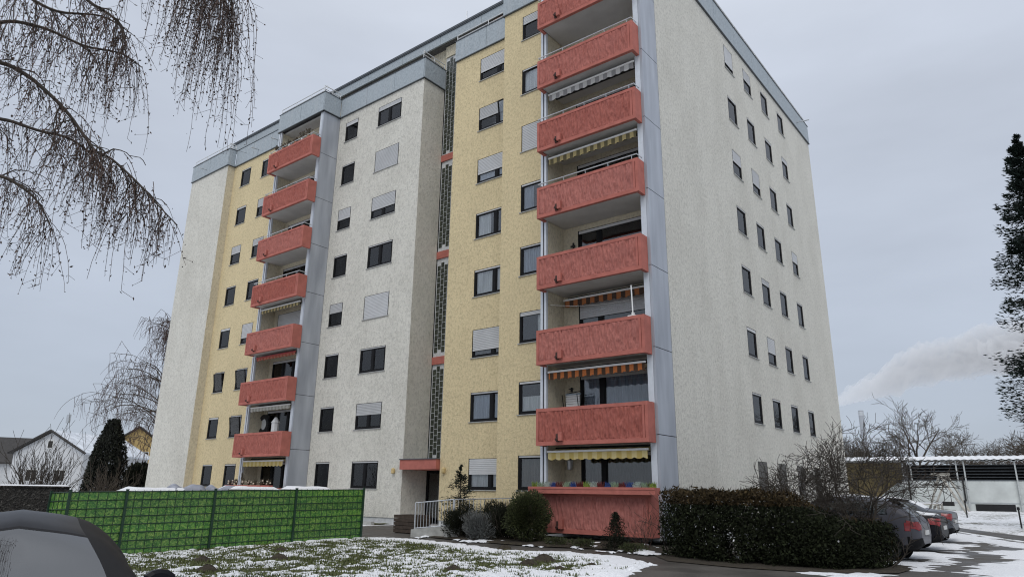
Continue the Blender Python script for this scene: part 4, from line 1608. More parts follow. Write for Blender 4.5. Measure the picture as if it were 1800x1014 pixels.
# small conifer in the bed
x, y = -.72, -2.7
T = thing('dwarf_conifer', 'small dark pointed conifer in front of the salmon wall', 'conifer', (x, y, g1(x, y) + .04))
r = np.random.default_rng(3)
n = 3600
hz = r.uniform(0, 1, n) ** 1.3
a = r.uniform(0, 6.28, n)
rad = (.36 * (1 - hz) ** .7 + .03) * r.uniform(.3, 1.1, n) * (1 + .35 * np.sin(a * 3 + hz * 9))
V, F = leaf_cloud(np.stack([rad * np.cos(a), rad * np.sin(a), hz * .98], -1), .055, .35, .8, 7)
link('foliage', np_mesh('foliage', V, F), MATS['leaf_dark'], T)
sg = []; grow(sg, random.Random(1), (0, 0, 0), (0, 0, 1), .9, .03, 1, 6, .03, .1, .3, 1.0, .004); link('trunk', segs_mesh('trunk', sg), MATS['bark_dark'], T)
# bare twiggy shrub
x, y = -.05, -2.25
T = thing('bare_shrub', 'leafless twiggy shrub against the salmon wall by the hedge', 'shrub', (x, y, g1(x, y)))
sg = []; r_ = random.Random(4)
for i in range(12):
    grow(sg, r_, (r_.uniform(-.1, .1), 0, 0), (r_.gauss(0, .55), r_.gauss(0, .3), 1), r_.uniform(.7, 1.1), .010, 2, 3, .14, .08, .5, .5, .003)
link('branches', segs_mesh('branches', sg), MATS['twig_red'], T)
# bare ornamental tree in the hedge
for i, (x, y, lean, hgt, lb) in enumerate(((4.75, -1.35, (-.55, .1, 1), 2.3, 'leafless crooked shrub tree leaning left out of the hedge'), (5.35, -1.2, (.22, .1, 1), 2.9, 'leafless spreading shrub tree rising above the grey car'))):
    T = thing('bare_tree', lb, 'tree', (x, y, g1(x, y)))
    tr, sg = [], []
    r_ = random.Random(40 + i)
    for j in range(3):
        d = np.array(lean) + np.array([r_.gauss(0, .28), r_.gauss(0, .25), 0])
        grow(tr, r_, (r_.uniform(-.12, .12), r_.uniform(-.1, .1), 0), d, hgt * .6, .05, 0, 3, .12, .03, steps=6)
        q = tr[-1][1]; dd = tr[-1][1] - tr[-1][0]
        for b in range(7):
            f = tr[-1 - b % 5][1]
            grow(sg, r_, f, dd / np.linalg.norm(dd) + np.array([r_.gauss(0, .75), r_.gauss(0, .6), r_.gauss(.1, .3)]), hgt * .46, .02, 3, 4, .24, .02, .68, .7, .0055)
    link('trunk', segs_mesh('trunk', tr, 6), MATS['bark_dark'], T)
    link('crown', segs_mesh('crown', sg, 3), MATS['bark_dark'], T)


# young fir by the entrance and big spruce --------------------------------------
def conifer(name, label, loc, h0, h1, R, whorls, per, nl, leaf, mat, seed, droop=.12, trunk_r=.06, rag=.3, twig=.22):
    T = thing(name, label, 'tree', loc)
    r = random.Random(seed)
    m = MB(); m.tube([(0, 0, 0), (0, 0, h1 * .5), (0, 0, h1)], [trunk_r, trunk_r * .6, .01], 7); m.build('trunk', MATS['bark_dark'], T)
    P, Dn, sg = [], [], []
    for w in range(whorls):
        f = w / (whorls - 1)
        z_ = h0 + (h1 - h0) * f
        for b in range(per):
            z = z_ + r.uniform(-.6, .6) * (h1 - h0) / whorls
            a = r.uniform(0, 6.28)
            L = R * (1 - f) ** .75 * r.uniform(1 - rag, 1.1) + R * .04
            if f < .15: L *= .6 + f * 2.6
            st = 7
            pr = np.array([0, 0, z]); d = np.array([math.cos(a), math.sin(a), .18 - .3 * (1 - f)])
            for i in range(st):
                d = d + np.array([r.gauss(0, .07), r.gauss(0, .07), -droop * .5 + (droop * .22 * i)])
                d /= np.linalg.norm(d)
                q = pr + d * L / st
                sg.append((pr, q, max(.005, trunk_r * .2 * (1 - i / st) * (1 - f * .6)), .005))
                k = int(nl * (+.35 + .65 * (1 - abs(i / st - .6))))
                for s_ in range(k):
                    side = np.array([-math.sin(a), math.cos(a), 0]) * r.gauss(0, 1) * twig * L ** .55 * (1 - .5 * i / st)
                    P.append(pr + (q - pr) * r.random() + side + np.array([0, 0, -r.gauss(.03, .11) * L ** .5 - abs(side).max() * .2]))
                    Dn.append(d * 1.2 + side * .8 / (np.linalg.norm(side) + .01))
                pr = q
    V, F = leaf_cloud(np.array(P), leaf, .28, 0, seed, dirs=np.array(Dn) * 1.6, spread=.55)
    link('needles', np_mesh('needles', V, F), MATS[mat], T)
    link('branches', segs_mesh('branches', sg, 3), MATS['bark_dark'], T)


conifer('young_fir_tree', 'young dark fir tree growing behind the ramp railing by the yellow wall', (-8.35, -1.0, g1(-8, -1)), .35, 2.3, 1.0, 11, 6, 10, .09, 'needle_blue', 5, .06, .04, .3, .14)
SPX, SPY = 10.17, 15.0
conifer('spruce_tree', 'tall dark blue green spruce cut by the right picture edge', (SPX, SPY, g1(SPX, SPY)), 4.4, 16.7, 3.1, 25, 8, 40, .17, 'needle_blue', 9, .20, .2, .4, .20)

# dark columnar thuja, bare bushes, evergreen at the left
x, y = -29.1, -5.2
T = thing('columnar_conifer', 'tall dark columnar conifer behind the fence beside the white house', 'conifer', (x, y, -.2))
r = np.random.default_rng(8)
n = 16000
hz = r.uniform(0, 1, n)
a = r.uniform(0, 6.28, n)
rad = .98 * np.clip(1.0 - np.clip((hz - .35 - .12 * np.cos(a * 2)) / .68, 0, 1) ** 2.6, .04, 1) * r.uniform(0, 1, n) ** .3 * (1 + .12 * np.sin(a * 5 + 4 * hz) + .2 * (fbm(a * 2, hz * 12, 3) - .5))
V, F = leaf_cloud(np.stack([rad * np.cos(a), rad * np.sin(a), .2 + hz * 5.0], -1), .17, .35, 1.4, 7)
link('foliage', np_mesh('foliage', V, F), MATS['thuja'], T)
m = MB(); m.tube([(0, 0, 0), (0, 0, 4)], [.12, .03], 6); m.build('trunk', MATS['bark_dark'], T)
for i, (x, y, n_, R_, hh, lb, mt) in enumerate(((-26.1, -9.0, 46, 1.0, 3.9, 'wide leafless round bush in front of the white gable house', 'bark_dark'), (-27.2, -5.7, 30, .45, 2.9, 'thin leafless bush standing before the columnar conifer', 'bark_mid'))):
    T = thing('bare_bush', lb, 'shrub', (x, y, -.2))
    sg = []; r_ = random.Random(60 + i)
    for j in range(n_):
        an = r_.uniform(0, 6.28); sp = abs(r_.gauss(0, .75 if i == 0 else .35))
        grow(sg, r_, (r_.uniform(-.4, .4), r_.uniform(-.4, .4), 0), (math.cos(an) * sp, math.sin(an) * sp, 1), hh * r_.uniform(.5, .75), .028, 2, 3, .10, .07, .55, .42, .008)
    link('branches', segs_mesh('branches', sg, 3), MATS[mt], T)
shrub('evergreen_bush', 'dark evergreen bush at the foot of the left building corner', 'shrub', (-40.0, 1.35), .85, .9, 1.5, 6000, 'leaf_dark', .22, 44, .2)


# birches ------------------------------------------------------------------
def hang(sg, P, r, p, L, r0=.004, buds=.6, sway=.06, step=.09, lean=(0, 0)):
    p = np.array(p, float)
    d = np.array([r.gauss(lean[0], .35), r.gauss(lean[1], .35), -.5]); d /= np.linalg.norm(d)
    n = max(3, int(L / step))
    for i in range(n):
        d = d + np.array([r.gauss(0, sway), r.gauss(0, sway), -.22]); d /= np.linalg.norm(d)
        q = p + d * L / n
        sg.append((p, q, r0 * (1 - .5 * i / n), r0 * (1 - .5 * (i + 1) / n)))
        if r.random() < buds:
            P.append(q + np.array([r.gauss(0, .018), r.gauss(0, .018), r.gauss(0, .02)]))
        if r.random() < .22 and L > .4:
            e_ = np.array([r.gauss(0, .8), r.gauss(0, .8), -.6]); e_ /= np.linalg.norm(e_)
            l2 = r.uniform(.08, .22)
            q2 = q + e_ * l2
            sg.append((q, q2, r0 * .6, r0 * .4)); P.append(q2)
        p = q


LIMBS = [
    [(-0.94, -19.56, 6.4), (-0.32, -19.46, 7.0), (0.13, -19.2, 7.33), (0.6, -18.86, 7.24), (1.01, -18.49, 7.01), (1.41, -18.2, 6.89), (1.68, -18.02, 6.67)],
    [(-0.94, -19.56, 6.0), (-0.41, -19.37, 6.9), (-0.05, -19.06, 6.89), (0.3, -18.85, 6.69), (0.65, -18.66, 6.39), (1.0, -18.51, 6.06), (1.24, -18.39, 5.77), (1.49, -18.28, 5.48), (1.73, -18.17, 5.34), (2.03, -17.94, 5.02), (2.2, -17.79, 4.79), (2.38, -17.61, 4.55)],
    [(-0.94, -19.56, 5.2), (-0.68, -19.16, 6.2), (-0.22, -18.88, 6.22), (0.26, -18.59, 6.03), (0.64, -18.32, 5.9), (0.91, -18.12, 5.66), (1.18, -17.92, 5.3)],
    [(0.13, -19.16, 8.9), (0.8, -18.91, 8.05), (1.08, -18.58, 7.6), (1.36, -18.36, 7.36), (1.49, -18.26, 7.15), (1.6, -18.25, 6.82)],
    [(-0.9, -19.5, 8.2), (0.13, -19.16, 9.25), (0.92, -18.42, 8.97), (1.51, -17.89, 8.65), (1.83, -17.62, 8.39), (2.17, -17.36, 8.03), (2.33, -17.25, 7.32)],
    [(-0.93, -19.5, 4.6), (-0.36, -19.07, 5.46), (0.1, -18.81, 5.35), (0.45, -18.64, 5.16), (0.69, -18.5, 4.93), (0.83, -18.37, 4.64)],
    [(0.13, -19.16, 9.2), (0.73, -18.75, 9.21), (1.57, -17.74, 9.02), (1.88, -17.51, 8.54), (2.04, -17.39, 7.9)],
    [(-0.93, -19.54, 7.4), (-0.13, -19.52, 8.12), (0.35, -19.09, 7.73), (0.72, -18.78, 7.48), (1.14, -18.4, 7.44), (1.43, -18.13, 7.21)]]
T = thing('birch_tree', 'weeping birch with hanging leafless twigs overhanging the upper left corner', 'tree', (-.94, -19.56, g1(-.94, -19.56)))
o0 = np.array([-.94, -19.56, g1(-.94, -19.56)])
m = MB()
m.tube([(0, 0, -.1), (.05, 0, 2.5), (-.02, .03, 5), (.02, .02, 8), (.1, .1, 10.5)], [.2, .17, .13, .08, .03], 10)
m.build('trunk', MATS['birch_white'], T)
r_ = random.Random(17)
sgL, sgT, BP = [], [], []
hang_len = [1.0, .85, 1.0, .9, 1.35, .8, 1.6, 1.0]
dens = [34, 30, 34, 30, 40, 34, 44, 38]
for li, pl in enumerate(LIMBS):
    pl = [np.array(q) - o0 for q in pl]
    # smooth the polyline
    fine = []
    for i in range(len(pl) - 1):
        a0, a1, a2, a3 = pl[max(i - 1, 0)], pl[i], pl[i + 1], pl[min(i + 2, len(pl) - 1)]
        for s_ in range(5):
            t_ = s_ / 5
            fine.append(.5 * ((2 * a1) + (-a0 + a2) * t_ + (2 * a0 - 5 * a1 + 4 * a2 - a3) * t_ ** 2 + (-a0 + 3 * a1 - 3 * a2 + a3) * t_ ** 3))
    fine.append(pl[-1])
    n = len(fine)
    for i in range(n - 1):
        f = i / (n - 1)
        sgL.append((fine[i], fine[i + 1], .027 * (1 - f) + .006, .027 * (1 - f - 1 / n) + .006))
        if i < 3: continue
        if r_.random() < .55 and i < n - 9:      # side branch that carries more twigs
            d = fine[i + 1] - fine[i]; d /= np.linalg.norm(d)
            e_ = d + np.array([r_.gauss(0, .7), r_.gauss(0, .7), r_.gauss(.1, .4)])
            sub = []
            grow(sub, r_, fine[i], e_, r_.uniform(.25, .55), .010, 1, 2, .22, -.05, .6, .7, .0045, .45)
            sgL += sub
            for q in sub[::2]:
                if r_.random() < .55: hang(sgT, BP, r_, q[1], r_.uniform(.25, 1.0) * hang_len[li], .0046, .8)
    for j in range(int(dens[li] * (n / 30) * 2.4)):
        f = .12 + .88 * r_.random() ** .8
        hang(sgT, BP, r_, fine[min(n - 1, int(f * n))], hang_len[li] * r_.uniform(.35, 1.25) * (1 - .35 * f * (li in (1, 2))), .004, .85)
# the long curtain right of the clearing
for j in range(85):
    f = fine_c = LIMBS[6][-2] if j % 2 else LIMBS[4][-2]
    b = np.array(f) - o0 + np.array([r_.gauss(0, .16), r_.gauss(0, .14), r_.gauss(.1, .25)])
    hang(sgT, BP, r_, b, r_.uniform(.8, 2.35), .0046, .9, .04)
for j in range(50):
    b = np.array(LIMBS[1][-3 - j % 4]) - o0 + np.array([r_.gauss(0, .10), r_.gauss(0, .1), r_.gauss(0, .05)])
    hang(sgT, BP, r_, b, r_.uniform(.5, 1.35), .0046, .9, .04)
link('limbs', segs_mesh('limbs', sgL, 5), MATS['bark_dark'], T)
link('twigs', segs_mesh('twigs', sgT, 3), MATS['bud_brown'], T)
V, F = leaf_cloud(np.array(BP), .034, .5, -.5, 6)
tag(link('catkins', np_mesh('catkins', V, F), MATS['bud_brown'], T), kind='stuff')

# birch beyond the building
T = thing('birch_tree', 'tall bare birch with drooping twigs rising behind the left building edge', 'tree', (-44.3, 4.6, -.2))
m = MB(); m.tube([(0, 0, 0), (.1, -.2, 6), (.0, .2, 11), (.2, 0, 15)], [.28, .2, .1, .03], 8); m.build('trunk', MATS['bark_mid'], T)
r_ = random.Random(23); sgL, sgT, BP = [], [], []
for i in range(46):
    z = r_.uniform(3.5, 14.4); a = r_.uniform(0, 6.28); L = 4.4 * (1 - (z - 4) / 13) + .9
    st = len(sgL)
    grow(sgL, r_, (0, 0, z), (math.cos(a), math.sin(a), .75), L, .05, 2, 3, .14, .02, .55, .6, .012, .4)
    for q in sgL[st:]:
        if r_.random() < .9: hang(sgT, BP, r_, q[1], r_.uniform(.5, 1.9), .014, .35, .08, .25)
link('limbs', segs_mesh('limbs', sgL, 4), MATS['bark_mid'], T)
link('twigs', segs_mesh('twigs', sgT, 3), MATS['twig_red'], T)


# bare trees on the right skyline ----------------------------------------------
def bare_tree(label, x, y, h, spread, seed, depth=4, rad=.16, mat='bark_far', stems=1, group='bare trees beyond the parking deck'):
    T = thing('bare_tree', label, 'tree', (x, y, g1(x, y)), group=group)
    r = random.Random(seed)
    tr, sg = [], []
    for s_ in range(stems):
        grow(tr, r, (r.uniform(-.3, .3) * (stems > 1), 0, 0), (r.gauss(0, .12 * stems), r.gauss(0, .1), 1), h * .42, rad, 0, 3, .06, .1, steps=5)
        for b in range(9):
            f = tr[-1 - b % 4][1]
            a = r.uniform(0, 6.28)
            grow(sg, r, f, (math.cos(a) * spread, math.sin(a) * spread, 1), h * .34, rad * .5, depth - 1, 5, .2, .04, .62, .7, .013)
    link('trunk', segs_mesh('trunk', tr, 6), MATS[mat], T)
    link('crown', segs_mesh('crown', sg, 3), MATS[mat], T)


bare_tree('largest bare round crowned tree above the parking deck roof', -1.6, 53.2, 10.3, .75, 71, 4, .22)
bare_tree('bare tree at the right corner of the apartment building', -6.4, 50, 7.4, .8, 72, 4, .2, 'bark_mid')
bare_tree('dense olive brown bare tree left of the largest one', -4.0, 49, 7.2, .9, 73, 4, .18, 'bark_mid')
bare_tree('small bare tree right of the largest crown', 2.2, 58, 7.0, .5, 74, 3, .12)
bare_tree('low bare tree above the middle of the parking deck', 4.0, 60, 6.6, .5, 75, 3, .12)
bare_tree('bushy reddish bare tree left of the spruce foot', 6.2, 61, 6.4, .7, 76, 3, .14, 'twig_red')
bare_tree('bare tree hidden partly by the spruce at right edge', 9.6, 45, 9.6, .8, 77, 4, .18, 'bark_mid')
bare_tree('tall thin bare tree between chimney and largest crown', -8.8, 58, 8.6, .5, 79, 4, .16)
bare_tree('second bare tree row low crown behind the small one', 1.0, 66, 8.2, .7, 80, 4, .16)
bare_tree('distant grey bare tree left of the bushy reddish one', 5.2, 70, 7.6, .6, 81, 4, .14)
bare_tree('low thin bare tree near the far parking deck end', 8.2, 64, 6.0, .6, 78, 3, .12)
# ------------------------------------------------------------------ cars
simple('tyre', (.012, .012, .012), .85, obj=True)
simple('rim', (.38, .39, .40), .35, metal=.8, obj=True)
simple('plastic_black', (.010, .010, .011), .6, spec=.15, obj=True)
simple('paint_grey', (.075, .075, .09), .38, metal=.2, spec=.35, coat=.15, var=.06, obj=True)
simple('paint_black', (.010, .010, .013), .36, metal=.0, spec=.10, var=.3, vs=9, obj=True)
simple('paint_slate', (.07, .077, .09), .38, metal=.2, spec=.35, coat=.15, var=.05, obj=True)
simple('lamp_red', (.24, .010, .010), .25, coat=.6, var=.1, obj=True)
simple('lamp_clear', (.42, .43, .44), .25, coat=.5, obj=True)
simple('plate', (.65, .65, .63), .5, obj=True)
simple('seat_fabric', (.03, .03, .033), .9, obj=True)
simple('dash', (.018, .018, .02), .7, obj=True)


def cr(P, ts):
    """Catmull-Rom through rows of P at parameters ts"""
    P = np.asarray(P, float); n = len(P)
    out = []
    for t_ in ts:
        i = min(n - 2, int(t_)); f = t_ - i
        a, b, c, d = P[max(i - 1, 0)], P[i], P[i + 1], P[min(i + 2, n - 1)]
        out.append(.5 * (2 * b + (c - a) * f + (2 * a - 5 * b + 4 * c - d) * f * f + (3 * b - a - 3 * c + d) * f ** 3))
    return np.array(out)


def pieces(F):
    par = {}

    def find(a):
        while par.setdefault(a, a) != a:
            par[a] = par[par[a]]; a = par[a]
        return a
    for f in F:
        for v in f[1:]: par[find(v)] = find(f[0])
    out = {}
    for f in F: out.setdefault(find(f[0]), []).append(f)
    return list(out.values())


def car(name, label, loc, rz, ST, paint, zones, wheels, snow=None, spoiler=None, mirror_x=None, plate=None, extra=None):
    """ST rows: x, zb, wm, zm, wb, zbelt, we, ze, zc ; zones(x, t, s) -> part name"""
    T = thing(name, label, 'car', loc, rz)
    ST = np.array(ST, float); ns = len(ST)
    ts = np.linspace(0, ns - 1, (ns - 1) * 7 + 1)
    S = cr(ST, ts)
    sec = []
    tt = np.linspace(0, 5, 26)
    for r in S:
        x, zb, wm, zm, wb, zbe, we, ze, zc = r
        pts = [(wm * .80, zb - .02), (wm * .97, zb + .08), (wm, zm), (wb, zbe), (we, ze), (0, zc)]
        q = cr(pts, tt)
        q[:, 0] = np.clip(q[:, 0], 0, 2)
        q[-1, 0] = 0
        sec.append(np.concatenate([np.full((len(tt), 1), x), q], 1))
    sec = np.array(sec)                                  # (nx, nt, [x,y,z])
    nx, nt = sec.shape[:2]
    L = sec.copy(); Rr = sec.copy(); Rr[:, :, 1] *= -1
    full = np.concatenate([L, Rr[:, ::-1][:, 1:]], 1)     # bottom left ... top ... bottom right
    tp = np.concatenate([tt, tt[::-1][1:]])
    nf = full.shape[1]
    V = full.reshape(-1, 3)
    parts = {}
    for i in range(nx - 1):
        for j in range(nf - 1):
            xc = full[i:i + 2, j:j + 2, 0].mean(); zc = full[i:i + 2, j:j + 2, 2].mean(); yc = full[i:i + 2, j:j + 2, 1].mean()
            tc_ = (tp[j] + tp[j + 1]) / 2
            cut = False
            for (wx, wr) in wheels:
                if abs(yc) > .5 and tc_ < 2.7 and (xc - wx) ** 2 + (zc - wr) ** 2 < (wr + .06) ** 2: cut = True
            if cut: continue
            nm = zones(xc, tc_, yc, zc) or 'body'
            parts.setdefault(nm, []).append((i * nf + j, i * nf + j + 1, (i + 1) * nf + j + 1, (i + 1) * nf + j))
    for e_ in (0, nx - 1):
        parts.setdefault('body' if e_ else 'body', [])
    mats = dict(body=paint, windshield='windshield_glass', rear_window='car_glass', side_window='car_glass', tail_light='lamp_red', reversing_light='lamp_clear', headlight='lamp_clear', bumper='plastic_black', pillar_blackout='plastic_black', skid='rim', cladding='plastic_black', roof='body')
    mats['roof'] = paint
    for nm, F in [(nm, Fc) for nm, Fa in parts.items() if len(Fa) for Fc in pieces(Fa)]:
        F = np.array(F)
        if len(F) < 4 and nm != 'body': continue
        u, inv = np.unique(F, return_inverse=True)
        VV = V[u].copy()
        if nm in ('tail_light', 'reversing_light', 'headlight', 'bumper', 'skid', 'cladding'):
            c0 = np.array([ST[:, 0].mean(), 0, .75]); d = VV - c0; d[:, 2] *= .2
            VV += d / np.linalg.norm(d, axis=1)[:, None] * (.012 if nm != 'bumper' else .02)
        me = np_mesh(nm, VV, inv.reshape(F.shape), True)
        link(nm, me, MATS[mats[nm]], T)
    # end caps
    for e_, nm in ((0, 'rear_cap'), (nx - 1, 'front_cap')):
        ring = full[e_]
        c = ring.mean(0)
        VV = np.vstack([ring, c]); n = len(ring)
        F = [(k, (k + 1) % n, n) for k in range(n)]
        link(nm, np_mesh(nm, VV, F), MATS[paint], T)
    for (wx, wr) in wheels:
        for sd_ in (-1, 1):
            yy = sd_ * (ST[:, 2].max() - .13)
            m = MB()
            m.lathe((0, 0, 0), [(wr * .62, -.11), (wr * .9, -.115), (wr, -.08), (wr, .08), (wr * .9, .115), (wr * .62, .11)], 28)
            o = m.build('wheel', MATS['tyre'], T)
            o.rotation_euler = (math.radians(90), 0, 0); o.location = (wx, yy, wr)
            m = MB()
            m.lathe((0, 0, 0), [(wr * .62, .105), (wr * .60, .05), (0, .04)], 20)
            m.lathe((0, 0, 0), [(wr * .62, -.105), (wr * .60, -.05), (0, -.04)], 20)
            for k in range(5):
                a = k * 2 * math.pi / 5
                for z in (.075, -.095):
                    m.add([(math.cos(a + q) * rr, math.sin(a + q) * rr, z + h_) for h_ in (0, .02) for (q, rr) in ((-.5, .05), (.5, .05), (.14, wr * .61), (-.14, wr * .61))],
                          [(3, 2, 1, 0), (4, 5, 6, 7), (0, 1, 5, 4), (1, 2, 6, 5), (2, 3, 7, 6), (3, 0, 4, 7)])
            m.build('rim', MATS['rim'], o)
            m = MB()
            n = 22
            pts = [(wx + (wr + .065) * math.cos(math.pi * k / n - .0), sd_ * (ST[:, 2].max() - .012), wr + (wr + .065) * math.sin(math.pi * k / n)) for k in range(n + 1)]
            m.tube(pts, .028, 6); m.build('wheel_arch', MATS['plastic_black'], T)
            m = MB()
            m.lathe((0, 0, 0), [(0, 0), (wr + .07, 0)], 24)
            o = m.build('arch_liner', MATS['plastic_black'], T)
            o.rotation_euler = (math.radians(90), 0, 0); o.location = (wx, sd_ * (ST[:, 2].max() - .30), wr)
    # cabin
    xs = ST[:, 0]
    cab = ST[np.argsort(-ST[:, 8])[:3], 0]
    c0 = cab.mean()
    for dx in (-.75, .35):
        for sy in (-.38, .38):
            m = MB()
            m.box(c0 + dx - .1, c0 + dx + .02, sy - .24, sy + .24, .55, 1.12); m.box(c0 + dx - .1, c0 + dx + .5, sy - .24, sy + .24, .38, .55)
            m.box(c0 + dx - .09, c0 + dx - .01, sy - .11, sy + .11, 1.115, 1.28)
            m.build('seat', MATS['seat_fabric'], T)
    m = MB(); m.box(xs.min() + .4, xs.max() - .5, -.74, .74, .3, .36); m.build('floor_pan', MATS['dash'], T)
    if mirror_x:
        mx, mz, my = mirror_x
        for sd_ in (-1, 1):
            m = MB()
            m.lathe((0, 0, 0), [(0, -.06), (.07, -.05), (.10, .0), (.10, .07), (.07, .10), (0, .11)], 12)
            o = m.build('mirror', MATS['paint_black'], T)
            o.rotation_euler = (0, math.radians(90), 0); o.location = (mx, sd_ * (my + .12), mz)
            o.scale = (.85, 1.25, .8)
            m = MB(); m.tube([(mx, sd_ * (my - .05), mz - .06), (mx, sd_ * (my + .08), mz - .03)], .025, 6); m.build('mirror_arm', MATS['plastic_black'], T)
    if plate:
        px, pz = plate
        m = MB(); m.box(px - .01, px + .015, -.26, .26, pz - .055, pz + .055); m.build('number_plate', MATS['plate'], T)
    if spoiler:
        sx, sz = spoiler
        m = MB(); m.prism([(sx, -.55, sz), (sx + .34, -.58, sz + .055), (sx + .34, -.58, sz + .085), (sx - .02, -.55, sz + .035)], (0, 1.10, 0)); m.build('spoiler', MATS['plastic_black'], T)
    if snow:
        for (x0, x1, w) in snow:
            i0 = [i for i in range(nx) if x0 <= sec[i, -1, 0] <= x1]
            js = [j for j in range(nf) if abs(full[i0[len(i0) // 2], j, 1]) <= w and tp[j] > 3.6]
            G = full[np.ix_(i0, js)].copy()
            d = np.linalg.norm(np.gradient(G, axis=0), axis=2)
            ii = np.minimum(np.arange(len(i0)), np.arange(len(i0))[::-1])[:, None]; jj = np.minimum(np.arange(len(js)), np.arange(len(js))[::-1])[None]
            ed = np.clip(np.minimum(ii, jj) / 2., 0, 1)
            G[..., 2] += .002 + .045 * ed * (.6 + .8 * fbm(G[..., 0] * 3, G[..., 1] * 3, 5))
            link('snow_cover', grid_mesh('snow_cover', G[..., 0], G[..., 1], G[..., 2]), MATS['snow'], T)
    return T


SUV = [(0.00, .46, .70, .66, .68, .86, .60, .92, .94), (.05, .40, .80, .68, .76, .93, .66, 1.0, 1.02), (.16, .33, .87, .70, .83, 1.0, .70, 1.12, 1.15), (.45, .28, .91, .70, .86, 1.05, .67, 1.35, 1.41), (.80, .26, .92, .70, .87, 1.06, .64, 1.49, 1.56),
       (1.6, .24, .92, .68, .88, 1.02, .63, 1.55, 1.62), (2.4, .24, .92, .68, .88, .99, .61, 1.50, 1.58), (2.78, .24, .92, .68, .88, .98, .65, 1.36, 1.44), (3.2, .25, .92, .68, .87, .97, .74, 1.08, 1.12), (3.34, .25, .92, .68, .86, .96, .72, 1.02, 1.06),
       (3.9, .27, .89, .66, .80, .90, .62, .96, .99), (4.22, .32, .78, .60, .70, .78, .55, .83, .85), (4.32, .38, .62, .56, .56, .70, .44, .74, .75)]


def z_suv(x, t_, y, z):
    if z < .42: return 'cladding'
    if x < .30 and z < .60: return 'bumper'
    if x < .34 and .80 < z < 1.0 and abs(y) > .42 and t_ < 4: return 'tail_light'
    if .10 < x < .62 and t_ > 4.06 and abs(y) < .60 and z > 1.10: return 'rear_window'
    if 2.5 < x < 3.22 and t_ > 4.12: return 'windshield'
    if .75 < x < 3.05 and 3.12 < t_ < 3.86: return 'pillar_blackout' if abs(x - 1.75) < .05 or abs(x - 1.0) < .03 else 'side_window'
    if x > 4.0 and .64 < z < .80 and abs(y) > .4: return 'headlight'


SED = [(0.00, .44, .66, .62, .64, .88, .55, .97, .99), (.05, .36, .78, .64, .74, .93, .62, 1.01, 1.03), (.2, .30, .86, .66, .80, .98, .64, 1.04, 1.07), (.62, .26, .90, .66, .84, 1.0, .66, 1.06, 1.10), (.80, .25, .90, .66, .85, 1.0, .66, 1.11, 1.15), (1.35, .24, .91, .66, .85, .98, .60, 1.34, 1.40),
       (1.85, .23, .91, .66, .85, .96, .57, 1.40, 1.46), (2.5, .23, .91, .66, .85, .95, .58, 1.38, 1.45), (2.85, .23, .91, .66, .85, .95, .62, 1.27, 1.34), (3.35, .24, .90, .66, .84, .94, .70, 1.02, 1.06), (3.5, .24, .90, .66, .84, .93, .68, .97, 1.01), (4.2, .27, .87, .62, .78, .84, .6, .89, .92), (4.58, .33, .74, .56, .66, .72, .5, .76, .78), (4.68, .4, .58, .54, .52, .64, .4, .68, .69)]


def z_sed(x, t_, y, z):
    if z < .36: return 'cladding'
    if x < .20 and z < .50: return 'bumper'
    if x < .30 and .78 < z < .97 and abs(y) > .40 and t_ < 3.9: return 'tail_light'
    if .78 < x < 1.30 and t_ > 4.1: return 'rear_window'
    if 2.66 < x < 3.4 and t_ > 4.12: return 'windshield'
    if 1.0 < x < 3.15 and 3.12 < t_ < 3.86: return 'pillar_blackout' if abs(x - 2.1) < .05 else 'side_window'
    if x > 4.3 and .58 < z < .72 and abs(y) > .4: return 'headlight'


R180 = math.pi
car('parked_car', 'dark grey crossover car with its rear towards the yard, nearest beside the hedge', (6.50, 1.15, g1(6, 1.15) + .01), R180, SUV, 'paint_grey', z_suv, ((.86, .345), (3.42, .345)), spoiler=(.40, 1.50), plate=(-.02, .72), snow=[(1.2, 2.4, .5)])
car('parked_car', 'black saloon with snow on roof and boot in the middle of the three', (6.42, 4.95, g1(6, 4.95) + .01), R180, SED, 'paint_black', z_sed, ((.98, .33), (3.75, .33)), plate=(-.02, .70), snow=[(.16, .75, .66), (.78, 1.4, .6), (1.4, 2.7, .58)])
car('parked_car', 'slate grey saloon farthest in the row of parked cars', (6.25, 8.8, g1(6, 8.8) + .01), R180, SED, 'paint_slate', z_sed, ((.98, .33), (3.75, .33)), plate=(-.02, .70), snow=[(1.4, 2.7, .58), (.8, 1.36, .55)])
# dark car at the lower left, facing the camera
FGC = [(r[0], r[1], r[2], r[3], r[4], r[5] * .95, r[6] * (.84 if r[0] > .6 else 1), r[7] * (.83 if r[0] > .6 else .85), r[8] * .86) for r in SUV[:6]] + [
    (2.15, .24, .92, .68, .87, .92, .55, 1.22, 1.35), (2.5, .24, .92, .68, .87, .90, .61, 1.14, 1.25), (3.0, .24, .92, .68, .87, .87, .72, .97, 1.05), (3.5, .25, .92, .68, .86, .85, .78, .80, .87), (3.62, .25, .92, .68, .84, .82, .74, .79, .84)] + [(3.95, .27, .89, .64, .80, .76, .62, .78, .81), (4.22, .32, .78, .58, .70, .70, .55, .73, .75), (4.32, .38, .62, .52, .56, .62, .44, .65, .66)]


def z_fg(x, t_, y, z):
    if x < .5: return None
    if 2.38 < x < 3.44 and t_ > 4.16: return 'windshield' if x > 2.47 and t_ > 4.26 else 'pillar_blackout'
    if .75 < x < 3.4 and 3.05 < t_ < 4.16 and x > 1.0: return 'pillar_blackout'  # takes in the side windows, made opaque black so they read dark
    return z_suv(x, t_, y, z) if not (2.3 < x < 3.5 and t_ > 3) else None

